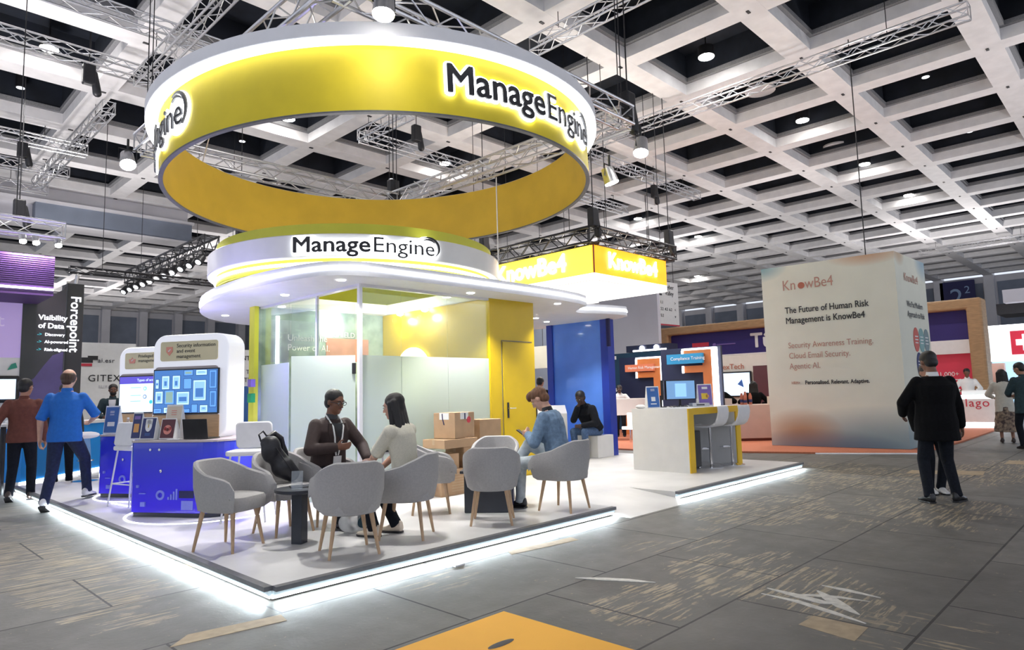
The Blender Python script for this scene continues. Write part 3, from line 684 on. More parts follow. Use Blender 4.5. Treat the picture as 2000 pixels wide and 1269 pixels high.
# bag on floor under the chair C
K['clearbag'] = mat('clear_plastic_bag', (.72, .74, .74), .25, .1, 8, alpha=.55)
t = thing('clear_bag', 'clear plastic bag with dark round contents on the floor behind the front chair', 'bag', (3.62, 5.72, ZP)); b = MB(); b.ell((0, 0, .11), (.17, .10, .11)); b.ell((.05, 0, .18), (.12, .06, .08)); b.build('bag_skin', 'clearbag', t, smooth=True, remesh=.016)
b = MB(); b.cyl((.03, -.105, .11), (.03, -.10, .11), .055, .055, 24); b.build('round_label', mat('teal_dark', (.02, .07, .10), .5, .1, 5), t)

# ---- cardboard boxes
def carton(label, x, y, z, w, d, h, rz, extra=None):
    t = thing('cardboard_box', label, 'box', (x, y, z), rad(rz), 'cardboard boxes stacked against the frosted glass')
    b = MB(); b.box(-w/2, w/2, -d/2, d/2, 0, h); b.build('carton', 'card', t, bevel=.004)
    b = MB(); b.box(-w/2-.001, w/2+.001, -.025, .025, h, h+.0015); b.box(-w/2-.0015, -w/2, -.025, .025, h-.07, h); b.box(w/2, w/2+.0015, -.025, .025, h-.07, h); b.build('packing_tape', 'tape', t)
    if extra: extra(t, w, d, h)
    return t
def ex_top(t, w, d, h):
    b = MB(); b.box(-w/2-.002, -w/2, -.08, .08, h-.09, h-.002); b.box(-.10, .08, -d/2-.002, -d/2, h-.09, h-.002); b.build('shipping_label', 'paper', t)
    b = MB(); b.tube([(-w/2-.003, .03, h-.01), (-w/2-.003, .025, h-.08), (-w/2-.003, .0, h-.16)], .007); b.tube([(0, -d/2-.003, h-.01), (0, -d/2-.003, h-.09)], .010); b.build('ribbon_print', 'navy', t)
    b = MB(); b.cyl((.09, -d/2-.002, h-.10), (.09, -d/2, h-.10), .045, .045, 20); b.build('red_stamp', 'red', t)
def ex_low(t, w, d, h):
    b = MB(); b.box(-w/2-.002, -w/2, -.03, .03, .06, h-.01); b.build('red_tape', 'red', t)
    b = MB(); b.box(-w/2-.003, -w/2-.001, .05, .08, .02, .1); b.build('purple_mark', 'navy', t)
    b = MB()
    for i in range(7): b.box(-.14, .12, -d/2-.0015, -d/2, .05+i*.035, .062+i*.035)
    b.build('printed_lines', 'tape', t)
carton('big taped cardboard box with blue ribbon print and red stamp, topmost of the stack', 6.02, 7.02, ZP+.72, .44, .36, .34, 12, ex_top)
carton('flat cardboard box right under the topmost one', 5.93, 7.0, ZP+.60, .62, .42, .115, 4)
carton('tall cardboard box in the middle of the stack, right half', 6.18, 7.02, ZP+.33, .34, .36, .265, 3)
carton('small open cardboard box in the middle of the stack, left half', 5.76, 6.98, ZP+.33, .32, .34, .20, -6)
carton('large cardboard box with red tape and printed lines at the bottom of the stack', 5.86, 6.97, ZP, .64, .44, .325, 2, ex_low)
carton('plain cardboard box standing behind the stack in front of the yellow wall', 6.66, 7.14, ZP, .42, .34, .94, 0)
t = thing('storage_tray', 'dark tray of papers and gear on the low cabinet behind the woman', 'tray', (5.05, 7.05, ZP+.62), rad(2)); b = MB(); b.box(-.26, .26, -.14, .14, 0, .05); b.build('tray', 'black', t, bevel=.01); b = MB(); b.box(-.20, .18, -.10, .10, .05, .13); b.build('papers', mat('grey_folders', (.18, .22, .2), .7, .4, 20), t, bevel=.01)
t = thing('low_stand', 'low grey folding stand behind the woman chair', 'stand', (5.05, 7.05, ZP)); b = MB(); b.box(-.30, .30, -.16, .16, .60, .62); b.build('shelf', 'alu', t)
for sx in (-.27, .27):
    b = MB(); b.cyl((sx, -.13, .6), (sx, -.13, 0), .012, .012, 8); b.cyl((sx, .13, .6), (sx, .13, 0), .012, .012, 8); b.build('leg_pair', 'alu', t, smooth=True)

# ================================================================ kiosks
def blue_mat():
    M = mat('glossy_blue_counter', (.035, .035, .34), .18, .05, 3, coat=.5); N = M.node_tree.nodes; L = M.node_tree.links; b = N['Principled BSDF']
    tc = [q for q in N if q.type == 'TEX_COORD'][0]; s = N.new('ShaderNodeSeparateXYZ'); L.new(tc.outputs['Object'], s.inputs[0])
    r = N.new('ShaderNodeValToRGB'); r.color_ramp.elements[0].color = (.06, .03, .95, 1); r.color_ramp.elements[1].color = (.035, .060, .62, 1); r.color_ramp.elements[0].position = .1; r.color_ramp.elements[1].position = .85
    L.new(s.outputs[2], r.inputs[0]); L.new(r.outputs[0], b.inputs['Base Color']); return M
K['blue'] = blue_mat()
K['bez'] = mat('greige_surround', (.48, .42, .42), .5, .03, 5)
K['gold'] = mat('pale_gold_plate', (.74, .66, .42), .5, .04, 3)
K['scr'] = glow('screen_blue_light', (.12, .32, .72), .85)
K['scr2'] = glow('screen_pale', (.62, .78, 1), 1.0)
K['scr3'] = glow('screen_indigo', (.10, .08, .50), .7)
K['scrdk'] = glow('screen_dark_blue', (.02, .06, .20), .8)
K['scrmid'] = glow('screen_mid_blue', (.25, .48, .85), .8)
K['scrol'] = glow('screen_olive', (.22, .34, .30), .8)
K['cyan'] = glow('screen_teal', (.05, .50, .55), .8)
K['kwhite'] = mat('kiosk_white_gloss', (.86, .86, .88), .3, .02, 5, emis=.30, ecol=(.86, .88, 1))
def kiosk(loc, label, sign, icon, screen, rz=rad(-58)):
    t = thing('demo_kiosk', label, 'kiosk', (*loc, ZP), rz)
    # local: x right along the front, y away from viewer
    P = [(-.02, .04), (.03, 0), (.86, -.02)]+[(.88+.30*sin(a), .24-.26*cos(a)) for a in [rad(q) for q in range(0, 91, 15)]]+[(1.18, .60), (1.05, .88), (0, .88), (-.05, .8)]
    b = MB(); b.prism(P, .05, .84); ctr = b.build('counter', 'blue', t, bevel=.006)
    b = MB(); b.prism(inset_poly(P, -.03), 0, .05); b.build('plinth', 'dtable', t)
    b = MB(); b.prism(inset_poly(P, .012), .84, .865); b.build('worktop', 'bez', t, bevel=.004)
    for x in (.28, .40):
        b = MB(); b.cyl((x, -.03, .76), (x, -.002, .76), .015, .015, 12); b.build('knob', 'chrome', ctr, smooth=True)
    b = MB(); b.ell((.42, -.02, .52), (.016, .012, .02)); b.build('lock', 'chrome', ctr, smooth=True)
    K.setdefault('decal', mat('pale_blue_decal', (.22, .25, .85), .4, .05, 5))
    y = -.024
    for i, hh in enumerate((.03, .06, .09, .12)): b = MB(); b.box(.52+i*.035, .54+i*.035, y, y+.02, .20, .20+hh); b.build('printed_bar', 'decal', ctr)
    b = MB()
    n = 24; b.loft([[(.42+r*cos(2*pi*i/n), yy, .25+r*sin(2*pi*i/n)) for i in range(n)] for r, yy in ((.055, y+.02), (.055, y), (.03, y), (.03, y+.02))], cap=False, close=True)
    b.build('printed_ring', 'decal', ctr)
    for q in ((.16, .22, .12, .17), (.14, .22, .26, .27), (.10, .13, .33, .36), (.70, .85, .09, .19)): b = MB(); b.box(q[0], q[1], y, y+.02, q[2], q[3]); b.build('printed_patch', 'decal', ctr)
    b = MB(); b.box(.67, .86, y-.002, y, .22, .30); b.build('dark_label', 'navy', ctr)
    # arch panel
    A = (-.10, .42); w = 1.05
    pb = panel(w, 1.26, .34, .17); pb.v = [(x+A[0]+w/2, y_+A[1]+.34, z+.865) for x, y_, z in pb.v]
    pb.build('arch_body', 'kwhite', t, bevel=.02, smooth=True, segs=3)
    yf = A[1]-.004
    cx = A[0]+w/2-.03
    b = panel(w-.16, .86, .01, .05); b.v = [(x+cx-.01, y_+yf, z+.87) for x, y_, z in b.v]; b.build('surround', 'bez', t)
    b = MB(); b.box(cx-.46, cx+.46, yf-.02, yf-.01, .87, 1.14); b.build('wood_backboard', 'wood', t)
    b = MB(); b.box(cx-.45, cx+.46, yf-.035, yf-.01, 1.15, 1.70); bz = b.build('screen_bezel', 'black', t, bevel=.004)
    b = MB(); y2 = yf-.037; x0, x1, z0, z1 = cx-.435, cx+.445, 1.165, 1.685
    def R(a, b_, c_, d, k=0, m=0):
        b.m = m; b.box(x0+a*(x1-x0), x0+b_*(x1-x0), y2-k, y2-k+.0015, z0+c_*(z1-z0), z0+d*(z1-z0))
    if screen == 'frames':
        R(0, 1, 0, 1, 0, 0)
        FR = [(.02, .08, .57, .80, 1), (.12, .25, .55, .88, 1), (.29, .42, .55, .88, 1), (.47, .62, .86, 1, 4), (.66, .84, .86, 1, 1), (.87, .99, .55, .98, 0), (.47, .60, .55, .80, 2), (.62, .83, .27, .76, 1), (.02, .15, .22, .52, 1), (.17, .33, .20, .54, 4), (.36, .57, .18, .50, 1), (.88, .99, .12, .50, 0), (.16, .40, .0, .14, 1), (.43, .58, .0, .10, 4), (.60, .70, .0, .20, 2), (.73, .86, .0, .18, 1), (.0, .13, .0, .12, 0)]
        for a, b_, c_, d, m in FR:
            R(a, b_, c_, d, .001, 3); R(a+.008, b_-.008, c_+.012, min(d, 1)-.012, .002, 2 if m == 1 else 5)
            R(a+.025, b_-.025, c_+.045, d-.045, .003, {0: 0, 1: 1, 2: 5, 4: 4}[m])
            if m == 1: R(a+.045, b_-.045, c_+.09, c_+(d-c_)*.6, .004, 0)
        b.build('screen_picture', ['scrdk2', 'scrmid', 'scr2b', 'scrdk', 'scrol', 'scr'], bz)
    else:
        R(0, 1, 0, 1, 0, 2); R(0, 1, .80, 1, .001, 1)
        n = 20
        for (u, v, rr, m) in ((.50, .66, .028, 5), (.50, .43, .030, 3), (.62, .28, .028, 4), (.80, .55, .09, 3), (.80, .55, .075, 2), (.80, .18, .03, 3), (.50, .66, .018, 2), (.50, .43, .02, 2)):
            b.m = m; q = {2: .004, 3: .002, 4: .002, 5: .002}[m]; X = x0+u*(x1-x0); ZZ = z0+v*(z1-z0)
            b.loft([[(X+rr*cos(2*pi*i/n), y2-q-k, ZZ+rr*sin(2*pi*i/n)) for i in range(n)] for k in (0, .001)])
        for v in (.30, .46, .68): R(.22, .42, v, v+.02, .002, 0)
        b.build('screen_picture', ['scrmid', 'scr3', 'scr2', 'scrdk', 'cyan', 'cyan'], bz)
        text('screen_title', 'Types of accounts', .055, 'scr2', bz, (x0+.30, y2-.003, z0+.865*(z1-z0)), ext=.0005)
    b = panel(.80, .24, .012, .03); b.v = [(x+cx+.02, y_+yf, z+1.80) for x, y_, z in b.v]; pl = b.build('name_plate', 'gold', t)
    for i_, s_ in enumerate(sign.split('\n')): text('plate_lettering', s_, .066, 'dark', pl, (cx-.15, yf-.014, 1.965-.066*i_), ext=.001, res=2)
    b = MB(); ic = cx-.25
    if icon == 'shield': b.prism([(-.045, .05), (.045, .05), (.045, -.01), (0, -.06), (-.045, -.01)], 0, .003)
    else:
        b.prism([(-.06, .02), (-.02, .02), (0, .05), (.02, .02), (.06, .02), (.045, -.04), (-.045, -.04)], 0, .003)
    b.v = [(ic+x, yf-.014-z, 1.925+y_) for x, y_, z in b.v]; b.build('plate_icon', 'icon', pl)
    b = MB(); b.prism([(-.02, .005), (-.008, -.008), (.022, .022), (.014, .03), (-.008, .008), (-.014, .012)], 0, .002); b.v = [(ic+x, yf-.0175-z, 1.92+y_) for x, y_, z in b.v]; b.build('plate_icon_mark', 'paper', pl)
    lamp('AREA', (.45, .6, 2.18), 14, (.40, .36, 1), .5, parent=t, aim=(.45, .6, 9))  # added blue fill without a fitting, tints the canopy soffit above
    return t
K['scrdk2'] = glow('screen_deep', (.05, .16, .42), .8); K['scr2b'] = glow('screen_frame_blue', (.45, .68, 1), .9); K['icon'] = mat('coral_icon', (.75, .30, .22), .5, .05, 5)
kA = kiosk((2.50, 8.66), 'white arched demo kiosk with blue counter and a screen full of picture frames', 'Security information\nand event\nmanagement', 'shield', 'frames')
kB = kiosk((2.72, 10.86), 'white arched demo kiosk further back with a pale diagram on its screen', 'Privileged access\nmanagement', 'crown', 'diagram')
def floor_ring(cx, cy, r, label):
    t = thing('floor_light_ring', label, 'floor light', (cx, cy, ZP)); b = MB(); b.lathe([(r, 0), (r, .006), (r+.025, .006), (r+.025, 0)], (0, 0), 64); b.build('led_ring', 'ledsoft', t, smooth=True); return t
floor_ring(3.27, 8.35, .86, 'glowing white ring let into the floor round the front blue kiosk'); floor_ring(3.50, 10.55, .86, 'glowing white ring in the floor round the rear blue kiosk')
t = thing('floor_light_line', 'straight glowing line in the floor joining the two kiosk rings', 'floor light', (0, 0, ZP)); b = MB(); b.obox((2.75, 9.5, .003), .025, 1.0, .006, rad(8)); b.build('led_line', 'ledsoft', t)
# things on the kiosk worktops, placed in kiosk space
def on(k, x, y):
    a = k.rotation_euler.z; return (k.location.x+x*cos(a)-y*sin(a), k.location.y+x*sin(a)+y*cos(a))
WT = ZP+.868
def leaflet_stand(k, x, y, w, h, label, front, deco=None, z=WT, rz=None, lean=.05):
    if k is not None: X, Y = on(k, x, y); a = k.rotation_euler.z
    else: X, Y = x, y; a = rz
    t = thing('leaflet_stand', label, 'display card', (X, Y, z), a)
    b = MB(); b.add([(-w/2, 0, 0), (w/2, 0, 0), (w/2, lean, h), (-w/2, lean, h), (-w/2, lean*2+.04, 0), (w/2, lean*2+.04, 0)], [(0, 1, 2, 3), (3, 2, 5, 4), (0, 3, 4), (1, 5, 2), (0, 4, 5, 1)]); b.build('card_body', 'paper', t)
    b = MB(); s = lean/h
    def P(x_, z_, o): return (x_, z_*s-o, z_)
    b.loft([[P(-w/2*.9, h*.05, .001), P(w/2*.9, h*.05, .001), P(w/2*.9, h*.95, .001), P(-w/2*.9, h*.95, .001)], [P(-w/2*.9, h*.05, .003), P(w/2*.9, h*.05, .003), P(w/2*.9, h*.95, .003), P(-w/2*.9, h*.95, .003)]]); b.build('printed_front', front, t)
    for q in (deco or []):
        kind, u, v, r_, mt = q[:5]; b = MB(); n = 20; ww, hh = (r_ if isinstance(r_, tuple) else (r_, r_))
        pts = [(u*w/2+ww*cos(2*pi*i/n), v*h+hh*sin(2*pi*i/n)) for i in range(n)] if kind == 'disc' else [(u*w/2-ww, v*h-hh), (u*w/2+ww, v*h-hh), (u*w/2+ww, v*h+hh), (u*w/2-ww, v*h+hh)]
        b.loft([[P(a_, c_, .004) for a_, c_ in pts], [P(a_, c_, .0055) for a_, c_ in pts]]); b.build('printed_motif', mt, t)
    return t
K['pblue'] = mat('print_blue', (.04, .14, .42), .5, .05, 5); K['pnavy'] = mat('print_navy', (.02, .03, .14), .5, .05, 5); K['pmaroon'] = mat('print_maroon', (.10, .02, .03), .5, .05, 5); K['pcream'] = mat('print_cream', (.72, .62, .50), .6, .05, 5)
K['porange'] = mat('print_orange', (.75, .36, .10), .5, .05, 5); K['ppurple'] = mat('print_purple', (.22, .14, .45), .5, .05, 5); K['pyel'] = mat('print_yellow', (.85, .60, .05), .5, .05, 5); K['ppink'] = mat('print_salmon', (.72, .25, .20), .5, .05, 5)
lns = lambda mt, *v: [('bar', 0, q, (.035, .004), mt) for q in v]
leaflet_stand(kA, .10, .12, .20, .26, 'navy leaflet stand with a white arched motif at the front of the front kiosk counter', 'pnavy', [('disc', 0, .62, (.045, .07), 'paper'), ('bar', 0, .80, (.045, .03), 'paper'), ('bar', 0, .6, (.008, .02), 'pyel')]+lns('pblue', .2, .26))
leaflet_stand(kA, .33, .16, .20, .24, 'maroon leaflet stand with a red flower motif on the front kiosk counter', 'pmaroon', [('disc', 0, .45, .055, 'ppink'), ('disc', -.3, .5, .022, 'red'), ('disc', .3, .5, .022, 'red'), ('disc', 0, .45, .02, 'pmaroon')])
leaflet_stand(kA, .33, .25, .22, .40, 'tall cream leaflet stand behind the maroon one on the front kiosk', 'pcream', lns('ppink', .7, .76, .82))
leaflet_stand(kA, -.08, .14, .13, .32, 'dark leaflet stand with an orange panel at the left edge of the front kiosk', 'pnavy', [('bar', 0, .42, (.035, .05), 'porange'), ('bar', 0, .80, (.04, .02), 'ppurple')])
leaflet_stand(kB, .08, .10, .24, .40, 'blue leaflet stand with white lines on the rear kiosk counter', 'pblue', lns('paper', .75, .80, .68)+[('bar', 0, .35, (.06, .03), 'paper')])
X, Y = on(kB, .36, .12); t = thing('bottle', 'clear plastic bottle on the rear kiosk counter', 'bottle', (X, Y, WT)); b = MB(); b.cyl((0, 0, 0), (0, 0, .16), .032, .032); b.cyl((0, 0, .16), (0, 0, .21), .032, .014); b.build('bottle_body', 'acryl', t, smooth=True); b = MB(); b.cyl((0, 0, .21), (0, 0, .23), .015, .015); b.build('cap', 'paper', t, smooth=True); b = MB(); b.cyl((0, 0, .06), (0, 0, .12), .0335, .0335); b.build('label_band', 'paper', t, smooth=True)
def laptop(x, y, z, a, label, back=True, op=100):
    t = thing('laptop', label, 'laptop', (x, y, z), a); b = MB(); b.box(-.16, .16, -.11, .11, 0, .014); b.build('keyboard_base', 'black', t, bevel=.004)
    b = MB(); b.box(-.16, .16, 0, .008, 0, .22); M = Matrix.Translation((0, -.11, .012)) @ Matrix.Rotation(rad(op-90), 4, 'X'); b.xf(M); b.build('lid', 'black', t, bevel=.003); return t
X, Y = on(kA, .78, .20); laptop(X, Y, WT, kA.rotation_euler.z, 'open black laptop seen from behind on the right of the front kiosk counter', op=98)
X, Y = on(kA, .52, .07); t = thing('leaflet', 'flat white leaflet lying at the front edge of the kiosk counter', 'leaflet', (X, Y, WT), kA.rotation_euler.z+.2); b = MB(); b.box(-.07, .07, -.04, .04, 0, .006); b.build('sheet', 'paper', t)
# ---- wire leg bar stools
K['stoolw'] = mat('white_leather', (.80, .79, .80), .45, .03, 8)
def wire_stool(x, y, rz, label):
    t = thing('bar_stool', label, 'stool', (x, y, ZP), rad(rz), 'white wire-legged bar stools beside the kiosks')
    b = MB(); b.prism(rrect(-.21, .21, -.21, .21, .05), .70, .755); b.build('seat', 'stoolw', t, bevel=.015, smooth=True)
    b = panel(.40, .30, .035, .05); b.xf(Matrix.Translation((-.20, 0, .76)) @ Matrix.Rotation(rad(90), 4, 'Z') @ Matrix.Rotation(rad(8), 4, 'X')); b.build('backrest', 'stoolw', t, bevel=.012, smooth=True)
    for sx, sy in ((1, 1), (1, -1), (-1, 1), (-1, -1)):
        b = MB(); b.cyl((sx*.16, sy*.16, .70), (sx*.23, sy*.23, 0), .011, .010, 10); b.build('leg', 'frame', t, smooth=True)
    b = MB(); q = .205; b.tube([(q, q, .28), (-q, q, .28), (-q, -q, .28), (q, -q, .28)], .008, close=True); b.build('footrest', 'frame', t, smooth=True)
wire_stool(2.85, 9.62, 15, 'white bar stool seen edge on between the two blue kiosk counters'); wire_stool(3.31, 7.33, -130, 'white bar stool at the right of the front kiosk, wide seat and back showing')

# ================================================================ yellow and white desk on the right
t = thing('reception_desk', 'white counter with yellow cut edges and open knee space on the right of the stand', 'desk')
x0, x1, y0, y1, zt = 9.36, 11.10, 5.35, 6.40, 1.09
def prt(nm, m_, *bx):
    b = MB(); b.box(*bx); return b.build(nm, m_, t)
prt('side_panel', 'white', x0, x0+.16, y0+.02, y1, ZP, zt-.10); prt('side_panel', 'white', x1-.16, x1, y0+.02, y1, ZP, zt-.10)
prt('worktop', 'white', x0, x1, y0+.02, y1, zt-.10, zt+.004); prt('rear_panel', 'whitem', x0+.161, x1-.161, y1-.03, y1-.001, ZP, zt-.101)
K['yedge'] = mat('yellow_edge', (.80, .50, .01), .5, .03, 5)
prt('yellow_edge', 'yedge', x0, x0+.16, y0, y0+.02, ZP, zt); prt('yellow_edge', 'yedge', x1-.16, x1, y0, y0+.02, ZP, zt); prt('yellow_edge', 'yedge', x0+.16, x1-.16, y0, y0+.02, zt-.10, zt+.004)
def chrome_stool(x, y, rz, label):
    t = thing('bar_stool', label, 'stool', (x, y, ZP), rad(rz), 'white shell bar stools on chrome posts at the yellow edged desk')
    b = MB(); n = 10; rings = []
    for i in range(n+1):
        a = rad(-15+115*i/n); yy = .19
        cx, cz = -.02, .92; r_ = .25
        pr = [(-.26, .98), (-.27, .90), (-.25, .80), (-.21, .72), (-.15, .675), (-.05, .655), (.06, .655), (.16, .66), (.20, .665), (.215, .67), (.22, .675)][i]
        rings.append([(pr[0], -yy, pr[1]), (pr[0], yy, pr[1]), (pr[0]+.02, yy-.005, pr[1]+.025), (pr[0]+.02, -yy+.005, pr[1]+.025)])
    b.loft(rings); b.build('shell_seat', 'stoolw', t, bevel=.008, smooth=True)
    b = MB(); b.cyl((0, 0, .04), (0, 0, .66), .024, .024, 16); b.build('post', 'chrome', t, smooth=True)
    b = MB(); b.lathe([(.0, 0), (.20, 0), (.20, .012), (.06, .03), (.03, .05), (0, .05)], (0, 0), 32, close=False); b.build('base', 'chrome', t, smooth=True)
    b = MB(); b.tube([(.02, 0, .30), (.10, .10, .30), (.19, .06, .30), (.19, -.06, .30), (.10, -.10, .30)], .010, close=True); b.build('footrest', 'chrome', t, smooth=True)
chrome_stool(10.28, 5.50, 92, 'white shell bar stool on a chrome post, nearer of two at the yellow edged desk'); chrome_stool(10.80, 5.38, 88, 'white shell bar stool on a chrome post, farther of two at the yellow edged desk')
t = thing('suitcase', 'black upright trolley case standing under the yellow edged desk', 'suitcase', (9.82, 5.62, ZP)); b = MB(); b.prism(rrect(-.18, .18, -.12, .12, .05), .04, .62); b.build('case_shell', 'black', t, bevel=.015, smooth=True); b = MB(); b.tube([(-.1, .0, .62), (-.1, 0, .70), (.1, 0, .70), (.1, 0, .62)], .009); b.build('handle', 'blackm', t, smooth=True)
for sx in (-.13, .13):
    b = MB(); b.cyl((sx-.015, -.07, .025), (sx+.015, -.07, .025), .025, .025); b.build('wheel', 'chrome', t, smooth=True)
zd = zt+.005
leaflet_stand(None, 9.50, 6.05, .22, .36, 'blue leaflet stand with a white square motif at the left of the white desk', 'pblue', lns('paper', .80, .86)+[('bar', 0, .42, (.035, .035), 'paper'), ('bar', 0, .2, (.05, .008), 'paper')], z=zd, rz=rad(-35))
leaflet_stand(None, 10.62, 5.72, .26, .38, 'purple leaflet stand with an orange and yellow motif on the white desk', 'ppurple', [('bar', -.1, .45, (.055, .05), 'pyel'), ('disc', .3, .45, .03, 'porange'), ('bar', 0, .82, (.05, .02), 'paper')], z=zd, rz=rad(-40))
def monitor(x, y, z, a, label, m_):
    t = thing('monitor', label, 'monitor', (x, y, z), rad(a)); b = MB(); b.box(-.27, .27, -.02, .02, .12, .46); hs = b.build('housing', 'black', t, bevel=.006)
    b = MB(); b.box(-.255, .255, -.023, -.02, .135, .445); b.build('screen', m_, bpy.data.objects[hs.name]); b = MB(); b.cyl((0, .03, 0), (0, .03, .2), .02, .02); b.prism(rrect(-.12, .12, -.06, .10, .03), 0, .012); b.build('stand', 'blackm', t, smooth=False); return t
K['scrlog'] = glow('screen_slate_blue', (.13, .26, .45), .8)
mo = monitor(10.35, 6.05, zd, -38, 'desk monitor with a slate blue picture on the white desk', 'scrlog'); b = MB(); b.box(-.10, .10, -.025, -.023, .17, .40); b.build('screen_motif', 'scrmid', mo)
monitor(10.05, 6.22, zd, 30, 'black monitor turned away beside the slate blue one on the white desk', 'black')
t = thing('mini_computer', 'small silver box computer on the white desk', 'computer', (10.38, 5.72, zd), rad(-40)); b = MB(); b.box(-.15, .15, -.09, .09, 0, .06); b.build('case', 'alu', t, bevel=.008); b = MB(); b.box(-.08, .06, -.093, -.09, .02, .04); b.build('slot', 'black', t)
t = thing('cable_tangle', 'tangle of thin black cables on the white desk', 'cable', (10.0, 5.9, zd)); b = MB(); b.tube([(.02*cos(i*1.3)*3+i*.03-.25, .05*sin(i*1.7), .008+.012*(i % 3)) for i in range(16)], .005, 6); b.build('cable_run', 'black', t, smooth=True)
t = thing('computer_mouse', 'white rounded dish at the left end of the white desk', 'dish', (9.45, 6.28, zd)); b = MB(); b.ell((0, 0, .03), (.10, .07, .035)); b.build('dish_body', 'paper', t, smooth=True)
t.name = 'rounded_dish'
# white seat cube and plinth counter in front of the blue wall
t = thing('seat_cube', 'white cube seat under the man in black by the blue wall', 'seat', (10.80, 8.28, ZP)); b = MB(); b.box(-.26, .26, -.26, .26, 0, .43); b.build('cube_body', 'white', t, bevel=.008)
t = thing('info_counter', 'white lectern counter with sloping top left of the blue wall', 'counter', (10.70, 9.32, ZP), rad(-45)); b = MB(); b.box(-.30, .30, -.22, .22, 0, .86); b.build('body', 'white', t, bevel=.006); b = MB(); b.add([(-.30, -.22, .86), (.30, -.22, .86), (.30, .22, .86), (-.30, .22, .86), (-.30, .22, 1.02), (.30, .22, 1.02)], [(0, 1, 5, 4), (0, 3, 2, 1), (3, 4, 5, 2), (0, 4, 3), (1, 2, 5)]); b.build('sloping_top', 'paper', t)
b = MB(); b.box(-.22, .22, -.224, -.22, .15, .68); b.build('door_panel', 'whitem', t); b = MB(); b.cyl((-.17, -.235, .62), (-.17, -.224, .62), .012, .012); b.build('knob', 'chrome', t)
# blue wall under the canopy
K['bluewall'] = mat('royal_blue_gloss', (.10, .27, .88), .16, .15, .8, coat=.6, col2=(.07, .20, .75)); K['blued'] = mat('deep_blue_edge', (.02, .05, .40), .3, .05, 3)
t = thing('blue_wall', 'tall glossy royal blue wall under the right end of the canopy', 'wall panel'); b = MB(); b.box(11.14, 11.30, 8.28, 9.64, ZP, 2.87); b.build('blue_sheet', 'bluewall', t)
b = MB(); b.box(11.10, 11.32, 8.10, 8.28, ZP, 2.87); b.build('edge_post', 'blued', t); b = MB(); b.box(11.10, 11.32, 9.60, 9.76, ZP, 2.87); b.build('edge_post', 'blued', t)
b = MB(); b.box(11.05, 11.10, 8.02, 8.09, 2.3, 2.87); b.build('loudspeaker_bar', 'navy', t)

# ================================================================ orange light box over the neighbouring stand
K['orbox'] = glow('orange_lightbox', (1, .40, .015), 1.0); K['orboxl'] = glow('yellow_lightbox', (1, .68, .06), 1.5); K['boxw'] = glow('lightbox_white', (1, .98, .92), 1.8)
t = thing('hanging_light_box', 'glowing orange and yellow square light box with white lettering over the neighbouring stand', 'light box')
kx0, kx1, ky0, ky1 = 12.43, 15.62, 9.37, 13.6
b = MB(); b.box(kx0+.01, kx1, ky0, ky0+.05, 4.17, 4.84); b.build('orange_side', 'orbox', t); b = MB(); b.box(kx0, kx0+.05, ky0+.051, ky1, 4.17, 4.84); b.build('yellow_side', 'orboxl', t)
b = MB(); b.box(kx0, kx1, ky0, ky0+.05, 4.0, 4.169); b.box(kx0, kx0+.05, ky0+.051, ky1, 4.0, 4.169); b.box(kx1-.05, kx1, ky0+.051, ky1, 4.0, 4.84); b.box(kx0+.051, kx1-.051, ky1-.05, ky1, 4.0, 4.84); b.build('white_border', 'boxw', t)
b = MB(); b.box(kx0+.05, kx1-.05, ky0+.05, ky1-.05, 4.0, 4.04); b.build('white_underside', 'boxw', t)
b = MB(); b.box(kx0+.04, kx1, ky0-.004, ky0+.0, 3.995, 4.005); b.box(kx0-.004, kx0, ky0, ky1, 3.995, 4.005); b.box(kx0-.006, kx0+.02, ky0-.006, ky0+.02, 4.17, 4.84); b.build('corner_edge', mat('red_brown_edge', (.30, .08, .04), .5, .05, 5), t)
text('lettering', 'KnowBe4', .55, 'halo', t, (kx0+.55, ky0-.015, 4.36), xd=(1, 0, 0), ext=.01, off=.01)
text('lettering', 'KnowBe4', .62, 'halo', t, (kx0-.015, ky0+3.3, 4.33), xd=(0, -1, 0), ext=.01, off=.015)
lamp('AREA', (14.0, 11.4, 3.97), 110, (1, .99, .96), parent=t, aim=(14, 11.4, 0), sx=2.9, sy=3.9)
G = 'black trusses round the orange light box'
for a, q, w in (((kx0-.1, ky0-.1), (kx1+.1, ky0-.1), 'front right side'), ((kx0-.1, ky0-.1), (kx0-.1, ky1+.5), 'left side'), ((kx1+.1, ky0-.1), (kx1+.1, ky1), 'far right side')):
    truss((*a, 5.03), (*q, 5.03), 'black box truss above the orange light box, '+w, .34, 'btruss', group=G, r=.03)
for x, y, w in ((kx0-.1, ky0-.1, 'at the front corner of the orange light box'), (kx1+.05, ky0-.1, 'at the right corner of the orange light box'), (kx0-.1, ky1-.6, 'at the left end of the orange light box')): hoist(x, y, 5.5, w)
